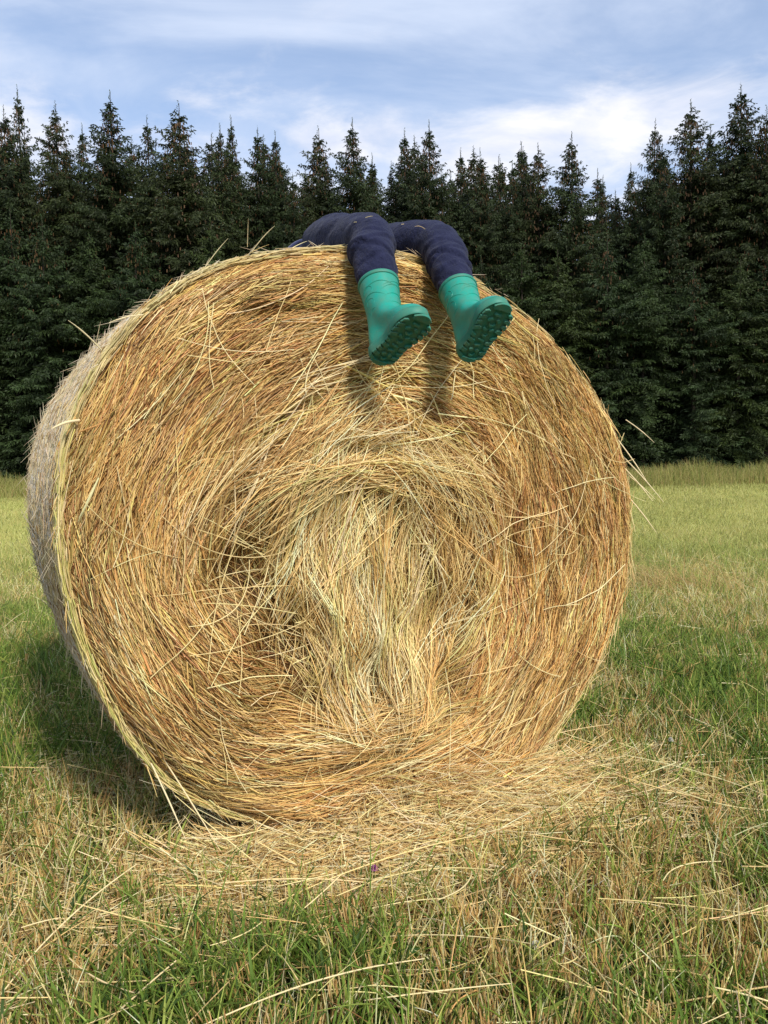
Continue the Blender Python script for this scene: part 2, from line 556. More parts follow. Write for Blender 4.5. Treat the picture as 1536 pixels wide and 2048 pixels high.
def curtain_pts(n):
    # hay hanging down from the torn middle, in loose curtains
    cs = [(-.19, -.10, .030, .13, 3), (-.16, -.34, .025, .10, 2.4), (-.05, -.24, .020, .12, 1.8), (.03, -.33, .018, .11, 1.5), (.12, -.20, .018, .09, .8), (-.27, .05, .03, .10, 1.2), (.02, .10, .12, .03, 1), (-.2, .17, .12, .018, 1.2)]
    w = np.array([c[4] for c in cs]); w = w / w.sum()
    i = rng.choice(len(cs), n, p=w); c = np.array(cs)[i]
    return c[:, 0] + rng.normal(0, 1, n) * c[:, 2], c[:, 1] + rng.normal(0, 1, n) * c[:, 3]


face_bundles('hay_layer', 620, 7, 0.006, 0.22, (0.022, 0.065), [3, 4, 2, .5, 3, 1.5, 0, 0], 0.00095, .12, 5, 7, 'pale hay hanging in curtains over the torn middle', pts=curtain_pts(620))


def stray_face():
    # single long pale stems lying across the windings in any direction
    n = 1000
    u0, v0 = disk_pts(n, .95)
    core = smooth(0.5, 0.2, np.hypot(u0 + .1, v0 + .05))
    keep = rng.random(n) < 0.14 + 0.86 * core
    u0, v0 = u0[keep], v0[keep]; n = len(u0)
    a = rng.uniform(0, np.pi, n); L = rng.uniform(.08, .34, n)
    K = 7
    t = np.linspace(-.5, .5, K)[None]
    bend = rng.normal(0, .08, (n, 1)) * L[:, None]
    U = u0[:, None] + np.cos(a)[:, None] * t * L[:, None] - np.sin(a)[:, None] * bend * (4 * t * t)
    V = v0[:, None] + np.sin(a)[:, None] * t * L[:, None] + np.cos(a)[:, None] * bend * (4 * t * t)
    q = np.hypot(U, V) / rim(np.arctan2(V, U))
    ok = q.max(1) < 1.0
    U, V = U[ok], V[ok]; n = len(U)
    mean = face_off(U, V)
    off = np.maximum(mean, mean.max(1, keepdims=True) - 0.02) + 0.012 + rng.uniform(0, .012, (n, 1)) + rng.normal(0, .02, (n, 1)) * t
    P = face_pt(U, V, off); P[..., 2] = np.maximum(P[..., 2], .01)
    o = under_bale(strands('loose_stems', P, rng.uniform(.0008, .0013, n), pick([(.85, .70, .38), (.78, .60, .28), (.80, .70, .34)], [2, 2, 1], n, .08), M_straw, taper=(.8, 1, .7)))
    o['kind'] = 'stuff'; o['label'] = 'long pale stems lying criss-cross over the front'
    # fray standing off the outline
    n = 1100
    th = rng.uniform(-np.pi, np.pi, n)
    th[:300] = rng.normal(R(-5), R(25), 300)
    r = rim(th) * rng.uniform(.965, 1.0, n)
    u0, v0 = r * np.cos(th), r * np.sin(th)
    lean = rng.normal(0, R(9), n) + R(4)
    sg = np.where(rng.random(n) < .75, -1, 1) * np.where(np.cos(th) < 0, -1, 1)          # most trail clockwise
    ang = th + sg * (np.pi / 2 - np.abs(lean))
    L = rng.gamma(2.0, .015, n) + .015
    L[:300] *= 1.3
    K = 5
    t = np.linspace(0, 1, K)[None]
    U = u0[:, None] + np.cos(ang)[:, None] * t * L[:, None]
    V = v0[:, None] + np.sin(ang)[:, None] * t * L[:, None] - .15 * L[:, None] * t ** 2
    off = -0.03 - rng.uniform(0, .05, (n, 1)) + rng.normal(0, .2, (n, 1)) * L[:, None] * t
    P = face_pt(U, V, np.broadcast_to(off, U.shape)); P[..., 2] = np.maximum(P[..., 2], .008)
    o = under_bale(strands('frayed_edge', P, rng.uniform(.0006, .0013, n), pick(STRAW_COLS, [2, 3, 1, .5, 3, 1, 0, 0], n), M_straw))
    o['kind'] = 'stuff'; o['label'] = 'frayed stems standing off the rim'
    # the handful of long stems that poke out at the right rim
    ends = [((.79, .17), (.905, .03), .0016), ((.79, .14), (.86, .035), .0016), ((.80, .12), (.87, .04), .0013), ((.81, .05), (.875, -.06), .0014), ((.80, .28), (.865, .21), .0013),
            ((.77, .22), (.84, .09), .0015), ((-.69, .42), (-.76, .47), .0016), ((-.60, .50), (-.68, .47), .0013), ((-.35, .66), (-.31, .71), .0009), ((-.47, .60), (-.42, .67), .0009),
            ((-.36, .67), (-.372, .72), .0008), ((-.74, .27), (-.80, .25), .003), ((-.62, -.50), (-.56, -.67), .0018), ((-.60, -.48), (-.48, -.72), .0016)]
    P = np.zeros((len(ends), 6, 3))
    for i, (a, b, w) in enumerate(ends):
        for k in range(6):
            f = k / 5
            u = a[0] + (b[0] - a[0]) * f; v = a[1] + (b[1] - a[1]) * f + .004 * math.sin(f * 3)
            P[i, k] = BC + u * BU + v * BV - (0.03 - .05 * f) * BN
    o = under_bale(strands('poking_stems', P, np.array([e[2] for e in ends]), pick([(.82, .68, .40)], [1], len(ends), .05), M_straw))
    o['kind'] = 'stuff'; o['label'] = 'long pale stems poking out past the rim'


stray_face()


def build_side():
    # rolled side: grey weathered hay under a white net
    n = 60000
    th = rng.uniform(-np.pi, np.pi, n)
    th[:34000] = rng.uniform(R(90), R(250), 34000)
    s = rng.uniform(0.03, 1.0, n)
    L = rng.uniform(.03, .13, n)
    K = 5
    t = np.linspace(-.5, .5, K)[None]
    skew = rng.normal(0, .10, (n, 1))
    T = th[:, None] + t * L[:, None] / .79
    S = s[:, None] + skew * t * L[:, None] / BLEN
    lift = rng.uniform(-.014, .003, (n, 1)) + rng.normal(0, .005, (n, 1)) * t
    r = side_r(T, S) + lift
    P = BC + (r * np.cos(T))[..., None] * BU + (r * np.sin(T))[..., None] * BV - (S * BLEN + 0.0)[..., None] * BN
    P[..., 2] = np.maximum(P[..., 2], .004)
    grey = pick([(.55, .42, .23), (.40, .29, .15), (.64, .51, .30), (.28, .17, .07), (.58, .42, .19)], [4, 3, 3, 1.2, 1.2], n, .15)
    gold = pick([(.64, .52, .20), (.50, .48, .15), (.70, .58, .28)], [3, 1, 2], n, .12)
    edge = smooth(0.10, 0.05, s + rng.normal(0, .012, n))[:, None] * (.45 + .55 * smooth(R(150), R(175), th % (2 * np.pi)))[:, None]
    col = grey * (1 - edge) + gold * edge
    o = under_bale(strands('weathered_hay', P, rng.uniform(.0008, .0017, n), col, M_straw, taper=(.8, 1, .5)))
    o['kind'] = 'stuff'; o['label'] = 'grey weathered hay round the rolled side'
    # fuzz standing off the side
    n = 4000
    th = rng.uniform(R(60), R(260), n); s = rng.uniform(.02, 1, n)
    L = rng.gamma(2, .008, n) + .006
    t = np.linspace(0, 1, 4)[None]
    T = th[:, None] + t * L[:, None] * rng.choice([-1, 1], (n, 1)) / .79
    r = side_r(T, s[:, None] * np.ones_like(T)) + t * L[:, None] * rng.uniform(.15, .7, (n, 1))
    S = s[:, None] + rng.normal(0, .4, (n, 1)) * t * L[:, None] / BLEN
    P = BC + (r * np.cos(T))[..., None] * BU + (r * np.sin(T))[..., None] * BV - (S * BLEN)[..., None] * BN
    P[..., 2] = np.maximum(P[..., 2], .004)
    o = under_bale(strands('side_fuzz', P, rng.uniform(.0004, .0009, n), pick([(.58, .49, .34), (.45, .35, .22)], [2, 1], n), M_straw))
    o['kind'] = 'stuff'; o['label'] = 'short pale fuzz sticking through the net'
    # net: hoops round the roll and zigzag links between them
    m, g = mat_new('net_plastic')
    p = g.new('ShaderNodeBsdfPrincipled', {'Base Color': (.56, .50, .41, 1), 'Roughness': .5, 'Specular IOR Level': .3})
    g.new('ShaderNodeOutputMaterial', {0: p.outputs[0]})
    nh = 44
    K = 240
    sh = np.linspace(.10, .985, nh)
    T = np.linspace(-np.pi, np.pi, K)[None] * np.ones((nh, 1))
    S = sh[:, None] + .0035 * np.sin(T * 60 + sh[:, None] * 90) + .004 * (fbm(T * 6, S_ := sh[:, None] * 40 * np.ones_like(T), 91) - .5)
    r = side_r(T, S) + .0035
    P1 = BC + (r * np.cos(T))[..., None] * BU + (r * np.sin(T))[..., None] * BV - (S * BLEN)[..., None] * BN
    hoops = P1
    hc = bpy.data.hair_curves.new('net_wrap')
    zz = []
    for i in range(nh - 1):
        m_ = 420
        tt = np.linspace(-np.pi, np.pi, m_)
        ss = np.where(np.arange(m_) % 2 == 0, sh[i], sh[i + 1])
        rr = side_r(tt, ss) + .0035
        zz.append(BC + (rr * np.cos(tt))[:, None] * BU + (rr * np.sin(tt))[:, None] * BV - (ss * BLEN)[:, None] * BN)
    sizes = [K] * nh + [420] * (nh - 1)
    hc.add_curves(sizes)
    pts = np.concatenate([hoops.reshape(-1, 3)] + zz)
    pts[:, 2] = np.maximum(pts[:, 2], .003)
    hc.points.foreach_set('position', pts.astype(np.float32).ravel())
    rad = np.concatenate([np.full(nh * K, .0005), np.full((nh - 1) * 420, .00032)])
    hc.points.foreach_set('radius', rad.astype(np.float32))
    o = under_bale(link('net_wrap', hc, None, [m]))
    o['label'] = 'white net wrapped round the rolled side'


build_side()

# ------------------------------------------------------------------ meadow
BASE2 = BC[:2]


def bale_uv(x, y):
    dx, dy = x - BC[0], y - BC[1]
    return dx * BU[0] + dy * BU[1], -(dx * BN[0] + dy * BN[1])     # across, depth


def clear_bale(x, y, m=0.0):
    u, d = bale_uv(x, y)
    return ~((np.abs(u) < 0.42 + m) & (d > -0.01 - m) & (d < BLEN + m))


def green_zone(x, y):
    g = fbm(x * 0.9 + 60, y * 0.9 + 60, 21, 3)
    g2 = fbm(x * 3.1 + 60, y * 3.1 + 60, 25, 2)
    z = (g - .5) * 1.1 * (1 - .4 * smooth(2.8, 7, y)) + (g2 - .5) * 1.2 + .40
    def blob(a, b, sa, sb, w):
        return w * np.exp(-((x - a) / sa) ** 2 - ((y - b) / sb) ** 2)
    z = z + blob(1.15, 2.3, .35, .3, .14) + blob(-1.5, 2.6, .5, .8, .5) + blob(-.42, 1.35, .22, .12, .38) + blob(.9, 1.8, .35, .25, .25) + blob(-1.9, 4.2, .8, 1.0, .35)
    z = z - blob(0.0, 1.66, .5, .15, .28) + blob(.1, 1.35, .5, .12, .05) + blob(.55, 1.62, .2, .15, .15) - .06 * smooth(4, 9, y) - blob(2.2, 5, 1.0, .8, .15)
    return np.clip(z, .20, 1)


GREEN = [(.12, .20, .028), (.165, .245, .038), (.23, .30, .05), (.065, .115, .024), (.33, .38, .08)]
DRY = [(.62, .46, .16), (.80, .63, .28), (.42, .26, .085), (.88, .76, .42), (.20, .11, .04), (.50, .45, .13)]


def meadow(name, n, y0, y1, hmean, rad0, power, label, stubble=False):
    # tufts spread so that their density on the ground falls with distance
    per = 7
    nt_ = n // per
    s = rng.random(nt_)
    y = (y0 ** power + s * (y1 ** power - y0 ** power)) ** (1 / power)
    x = rng.uniform(-1, 1, nt_) * (0.68 * y + 0.9)
    tz = green_zone(x, y)
    bi = np.repeat(np.arange(nt_), per)
    N = nt_ * per
    spread = 0.012 + 0.006 * y[bi]
    X = x[bi] + rng.normal(0, 1, N) * spread; Y = y[bi] + rng.normal(0, 1, N) * spread
    ok = clear_bale(X, Y) & (Y < y1 + .3)
    X, Y, bi = X[ok], Y[ok], bi[ok]; N = len(X)
    gz = np.clip(tz[bi] + rng.normal(0, .22, N), 0, 1)
    isg = gz > .36
    tuft_h = rng.gamma(9, 1 / 9., nt_)[bi]
    H = hmean * tuft_h * rng.uniform(.45, 1.3, N) * np.where(isg, 1.0, .95)
    far = (1 + .05 * Y)
    H = H * np.minimum(far, 1.35)
    # pressed down under the spilled hay
    hu, hd = bale_uv(X, Y)
    H = H * (1 - .72 * np.exp(-((hu - .05) / .5) ** 2) * smooth(-.36, -.12, hd) * (hd < .2))
    az = rng.uniform(0, 2 * np.pi, N)
    lean = np.abs(rng.normal(0, .45, N)) + np.where(isg, .15, .1)
    K = 4
    t = np.linspace(0, 1, K)[None]
    lx = np.cos(az) * H * lean; ly = np.sin(az) * H * lean
    Z0 = ground_z(X, Y)
    bendp = np.where(isg, 2.0, 1.3)[:, None]
    P = np.stack([X[:, None] + lx[:, None] * t ** bendp, Y[:, None] + ly[:, None] * t ** bendp, Z0[:, None] - .004 + H[:, None] * (t - .25 * lean[:, None].clip(0, 1.2) * t ** 2)], -1)
    cg = pick(GREEN, [3, 3, 2.4, 1.6, 1.6], N, .24); cd = pick(DRY, [3, 4, 2.2, 3.4, 2.2, 2], N, .24)
    col = np.where(isg[:, None], cg, cd)
    big = (0.86 + .28 * fbm(X * .8 + 7, Y * .35 + 7, 31))[:, None]
    f = smooth(3.0, 10, Y)[:, None] * .75
    mixc = np.array([.55, .53, .17])
    col = (col * (1 - f) + mixc * f) * big
    rad = rad0 * rng.uniform(.6, 1.4, N) * np.where(isg, 1.3, .9) * np.maximum(1, Y / 4.0) ** .85
    o = strands(name, P, rad, col, M_grass, taper=(1, .8, .15))
    tag(o, label, 'grass', kind='stuff')
    return o


meadow('meadow_grass', 140000, 1.0, 5.0, .075, .0013, .65, 'short mown grass and dry stubble in the foreground')
meadow('meadow_grass', 190000, 4.6, 20.6, .062, .0015, .45, 'mown yellow green meadow behind the bale')


def lying_straw(name, n, region, L, rad, label, zmax, cols=DRY, w=(4, 4, 2, 4, 1, 1), flat=.18):
    x, y, hh = region(n)
    ok = clear_bale(x, y, -.04)
    x, y, hh = x[ok], y[ok], hh[ok]; n = len(x)
    az = rng.uniform(0, 2 * np.pi, n)
    az = np.where(rng.random(n) < .45, rng.normal(0.1, .4, n), az)
    ll = rng.gamma(4, L / 4, n)
    K = 5
    t = np.linspace(-.5, .5, K)[None]
    bend = rng.normal(0, .06, (n, 1)) * ll[:, None]
    X = x[:, None] + np.cos(az)[:, None] * t * ll[:, None] - np.sin(az)[:, None] * bend * 4 * t * t
    Y = y[:, None] + np.sin(az)[:, None] * t * ll[:, None] + np.cos(az)[:, None] * bend * 4 * t * t
    slope = rng.normal(0, flat, (n, 1))
    Z = ground_z(X, Y) + (hh * rng.random(n) ** .8)[:, None] + .006 + slope * t * ll[:, None] + rng.normal(0, .05, (n, 1)) * ll[:, None] * t * t
    Z = np.maximum(Z, ground_z(X, Y) + .003)
    P = np.stack([X, Y, Z], -1)
    o = strands(name, P, rad * rng.uniform(.6, 1.3, n), pick(cols, w, n, .14), M_straw, taper=(.8, 1, .6))
    return tag(o, label, 'hay', kind='stuff')


HAYC = [(.72, .51, .21), (.80, .62, .29), (.58, .36, .13), (.86, .72, .42), (.40, .24, .09), (.68, .58, .24)]


def reg_heap(n):
    # heap along the foot of the front face
    u = np.concatenate([rng.normal(.04, .30, n * 5 // 6), rng.uniform(-.55, .75, n - n * 5 // 6)])
    d = -np.abs(rng.gamma(1.5, .065, n)) + .09
    x = BC[0] + u * BU[0] - d * BN[0]; y = BC[1] + u * BU[1] - d * BN[1]
    prof = np.exp(-((u - .05) / .36) ** 2)
    hh = (.11 * prof + .025 * np.exp(-((u - .36) / .15) ** 2) + .05 * np.exp(-((u + .05) / .2) ** 2)) * np.exp(-np.maximum(-d, 0) / .10) + .02
    return x, y, hh


def reg_spread(n):
    x = rng.normal(.05, .5, n); y = 1.83 + rng.normal(0, .14, n) + .33 * x
    return x, y, np.full(n, .035)


def reg_all(n):
    s = rng.random(n); y = (1.0 ** .7 + s * (7 ** .7 - 1)) ** (1 / .7)
    x = rng.uniform(-1, 1, n) * (.62 * y + .6)
    return x, y, np.full(n, .05)


def reg_left(n):
    return rng.normal(-.85, .28, n), rng.normal(2.5, .35, n), np.full(n, .03)


lying_straw('hay_heap', 15000, reg_heap, .155, .00115, 'heap of loose golden hay along the foot of the bale', .15, HAYC, flat=.28)
lying_straw('scattered_hay', 1900, reg_spread, .16, .0011, 'loose pale hay scattered on the grass before the bale', .05, HAYC, flat=.12)
lying_straw('scattered_hay', 2600, reg_all, .13, .0011, 'thin dry stems lying all over the mown grass', .05, HAYC, (2, 3, 2, 2, 2, 2), flat=.2)
lying_straw('scattered_hay', 2500, reg_left, .13, .0011, 'dull dry hay lying in the shade left of the bale', .04, DRY, flat=.12)


def reg_long(n):
    y = 1.15 + 1.4 * rng.random(n) ** 1.3
    return rng.uniform(-1, 1, n) * (.5 * y + .1), y, np.full(n, .085)


lying_straw('scattered_hay', 170, reg_long, .22, .0012, 'long pale stems lying on top of the mown grass', .05, [(.80, .64, .33), (.72, .54, .24)], (1, 1), flat=.12)


def stubble():
    # upright cut stems in golden clusters
    nt_ = 1150
    y = 1.1 + 3.2 * rng.random(nt_) ** 1.4; x = rng.uniform(-1, 1, nt_) * (.55 * y + .2)
    keep = rng.random(nt_) > green_zone(x, y) * .75
    x, y = x[keep], y[keep]
    bi = np.repeat(np.arange(len(x)), 9); n = len(bi)
    X = x[bi] + rng.normal(0, .011, n); Y = y[bi] + rng.normal(0, .011, n)
    ok = clear_bale(X, Y, .02); X, Y, bi = X[ok], Y[ok], bi[ok]; n = len(X)
    la = rng.uniform(0, 6.28, len(x))[bi]; ln = np.abs(rng.normal(0, .16, len(x)))[bi] + np.abs(rng.normal(0, .12, n))
    H = rng.uniform(.035, .085, len(x))[bi] * rng.uniform(.7, 1.2, n)
    hu, hd = bale_uv(X, Y)
    H = H * (1 - .7 * np.exp(-((hu - .05) / .5) ** 2) * smooth(-.36, -.12, hd))
    t = np.linspace(0, 1, 3)[None]
    P = np.stack([X[:, None] + (np.cos(la) * ln * H)[:, None] * t, Y[:, None] + (np.sin(la) * ln * H)[:, None] * t, ground_z(X, Y)[:, None] + H[:, None] * t], -1)
    o = strands('cut_stubble', P, rng.uniform(.0009, .0016, n), pick([(.72, .50, .20), (.64, .40, .15), (.80, .63, .30), (.50, .30, .11)], [3, 2, 2, 1], n, .14), M_grass, taper=(1, 1, .8))
    tag(o, 'upright golden cut stubble in small clusters', 'stubble', kind='stuff')


stubble()


def tall_strip():
    n = 90000
    y = 20.6 + 5.2 * rng.random(n) ** .8
    x = rng.uniform(-1, 1, n) * 22
    edge = 20.6 + 2.4 * (fbm(x * .5 + 40, y * 0 + 3, 71) - .5)
    y[:9000] = 20.6 - 3.0 * rng.random(9000) ** 2
    ok = (y > edge) | ((np.arange(n) < 9000) & (fbm(x * .9 + 80, y * 1.5 + 80, 73, 2) > .52))
    x, y = x[ok], y[ok]; n = len(x)
    H = (.24 + .44 * fbm(x * .8 + 9, y * .8 + 9, 72)) * rng.uniform(.6, 1.35, n) * (0.35 + .65 * smooth(19.0, 22, y))
    az = rng.uniform(0, 2 * np.pi, n); lean = np.abs(rng.normal(.1, .3, n))
    t = np.linspace(0, 1, 4)[None]
    P = np.stack([x[:, None] + (np.cos(az) * lean * H)[:, None] * t ** 2, y[:, None] + (np.sin(az) * lean * H)[:, None] * t ** 2, ground_z(x, y)[:, None] + H[:, None] * t * (1 - .2 * lean[:, None] * t)], -1)
    col = pick([(.28, .29, .075), (.38, .35, .11), (.44, .37, .14), (.18, .21, .05), (.36, .24, .10)], [4, 4, 2, 2, 1], n, .15)
    o = strands('tall_grass', P, rng.uniform(.003, .006, n), col, M_grass, taper=(1, .8, .2))
    tag(o, 'strip of tall unmown grass along the forest edge', 'grass', kind='stuff')


tall_strip()


def dry_tuft():
    # taller rusty clump right of the bale
    n = 600
    x = rng.normal(1.95, .30, n); y = rng.normal(5.6, .25, n)
    H = rng.uniform(.06, .20, n); H[:60] *= 1.9
    az = rng.normal(2.6, 1.2, n); lean = np.abs(rng.normal(.4, .5, n))
    t = np.linspace(0, 1, 5)[None]
    P = np.stack([x[:, None] + (np.cos(az) * lean * H)[:, None] * t ** 2, y[:, None] + (np.sin(az) * lean * H)[:, None] * t ** 2, ground_z(x, y)[:, None] + H[:, None] * t * (1 - .25 * lean[:, None].clip(0, 2) * t)], -1)
    o = strands('grass_clump', P, rng.uniform(.001, .002, n), pick([(.48, .33, .13), (.58, .43, .18), (.42, .38, .12)], [3, 2, 2], n), M_grass)
    tag(o, 'taller rusty brown clump of dry grass right of the bale', 'grass clump')


dry_tuft()


def broad_blades():
    # wide green blades and a few broad leaves, real ribbons
    V, F, C = [], [], []
    base = 0
    spots = []
    for _ in range(4200):
        y = (1.05 ** .5 + random.random() * (3.6 ** .5 - 1.05 ** .5)) ** 2
        x = random.uniform(-1, 1) * (.6 * y + .4)
        g = float(green_zone(np.array([x]), np.array([y]))[0])
        if random.random() < max(.03, g - .25) * 1.5 and clear_bale(np.array([x]), np.array([y]), .05)[0]:
            spots.append((x, y))
    for (x, y) in spots:
        for b in range(random.randint(2, 6)):
            px, py = x + random.gauss(0, .012), y + random.gauss(0, .012)
            H = random.uniform(.06, .15); az = random.uniform(0, 6.283); ln = random.uniform(.2, 1.0) * H
            w = random.uniform(.0018, .0042)
            fa = az + 1.57 + random.gauss(0, .5)
            z0 = float(ground_z(px, py))
            c = np.array(random.choice(GREEN)) * random.uniform(.8, 1.2)
            K = 6
            for k in range(K):
                t = k / (K - 1)
                cx_, cy_ = px + math.cos(az) * ln * t ** 1.8, py + math.sin(az) * ln * t ** 1.8
                cz = z0 + H * (t - .35 * (ln / H) * t * t)
                ww = w * (1 - t ** 2.5) * (.7 + .6 * t) + .0001
                for s in (-1, 0, 1):
                    V.append((cx_ + s * math.cos(fa) * ww, cy_ + s * math.sin(fa) * ww, cz - (0.0006 if s == 0 else 0)))
                    C.append(c)
            for k in range(K - 1):
                for s in range(2):
                    a = base + k * 3 + s
                    F.append((a, a + 1, a + 4, a + 3))
            base += K * 3
    me = mesh_np('green_blades', np.array(V), np.array(F), np.array(C), True)
    o = link('green_blades', me, None, [M_grass])
    tag(o, 'broad fresh green blades growing up through the stubble', 'grass', kind='stuff')


broad_blades()


def weed_label(x, y):
    r, l = x / y, 'left' if x < 0 else 'right'
    row = 'close to the bottom edge of the photo' if y < 1.5 else ('in front of the hay heap' if y < 1.8 else 'beside the foot of the bale')
    col = 'far ' + l if abs(r) > .33 else (l + ' of the middle' if abs(r) > .12 else 'near the middle')
    return 'small broad-leaved green weed ' + row + ', ' + col


def leafy_weeds():
    # rosettes of broad leaves close to the ground
    px = [(-.36, 1.77), (-.30, 1.64), (-.09, 1.47), (-.42, 1.60), (.30, 1.55), (.42, 1.62), (-.20, 1.70), (.05, 1.50), (.62, 1.75), (.86, 2.35), (1.02, 2.6), (-.9, 2.15), (-.75, 2.1), (.78, 1.42), (-.55, 1.45), (.15, 1.36), (.88, 2.05)]
    for n_, (x, y) in enumerate(px):
        r_ = empty('broadleaf_weed', (x, y, float(ground_z(x, y))))
        nl = random.randint(2, 4)
        for i in range(nl):
            az = random.uniform(0, 6.28); L = random.uniform(.028, .05); w = L * random.uniform(.28, .42)
            V, F = [], []
            K = 6
            for k in range(K):
                t = k / (K - 1)
                ww = w * math.sin(math.pi * min(1, t * .92 + .06)) ** .8
                z = .012 + L * (.9 * t - .75 * t * t) * 1.2
                for s in (-1, 0, 1):
                    lx = .008 + L * t; ly = s * ww
                    V.append((lx * math.cos(az) - ly * math.sin(az), lx * math.sin(az) + ly * math.cos(az), z + (.12 * ww if s else -.002)))
            for k in range(K - 1):
                for s in range(2):
                    a = k * 3 + s
                    F.append((a, a + 3, a + 4, a + 1))
            c = np.array([(.07, .17, .045), (.10, .20, .05), (.16, .24, .06), (.06, .13, .045)][(n_ + i) % 4]) * random.uniform(.85, 1.15)
            me = mesh_np('leaf', np.array(V), np.array(F), np.tile(c, (len(V), 1)), True)
            link('leaf', me, r_, [M_grass])
        tag(r_, weed_label(x, y), 'weed', 'broad-leaved weeds in the stubble')


leafy_weeds()


def clover(x, y, h, white, label, group=None):
    r_ = empty('clover_flower', (x, y, float(ground_z(x, y))))
    V, F, C = [], [], []
    nb = 0
    for i in range(60):
        a = random.uniform(0, 6.28); e = random.uniform(-.3, 1.5)
        d = np.array([math.cos(a) * math.cos(e), math.sin(a) * math.cos(e), math.sin(e)])
        s = np.cross(d, [0, 0, 1.01]); s = s / (np.linalg.norm(s) + 1e-6)
        c0 = np.array([0, 0, h]); rr = .0085
        p = [c0 + d * rr * .3 - s * .0012, c0 + d * rr * .3 + s * .0012, c0 + d * rr + s * .0018, c0 + d * rr - s * .0018]
        V += p; F.append((nb, nb + 1, nb + 2, nb + 3)); nb += 4
        C += [np.array((.80, .78, .68) if white else (.52, .16, .42)) * random.uniform(.8, 1.05)] * 4
    link('flower_head', mesh_np('flower_head', np.array(V), np.array(F), np.array(C)), r_, [M_grass])
    V, F = [], []
    for k in range(2):
        for j in range(4):
            V.append((.0009 * math.cos(j * 1.57), .0009 * math.sin(j * 1.57), k * h))
    for j in range(4):
        F.append((j, (j + 1) % 4, 4 + (j + 1) % 4, 4 + j))
    link('stem', mesh_np('stem', np.array(V), np.array(F), np.tile([.12, .2, .05], (8, 1))), r_, [M_grass])
    tag(r_, label, 'flower', group)


clover(.275, 1.465, .035, True, 'white clover flower low in the grass near the bottom edge')
clover(.86, 2.38, .09, True, 'white clover flower standing on its own in the green grass right of the bale')
clover(.735, 2.12, .045, True, 'white clover flower beside the hay strewn right of the bale foot')
clover(-.035, 1.71, .055, False, 'small pink clover flower in front of the bale')


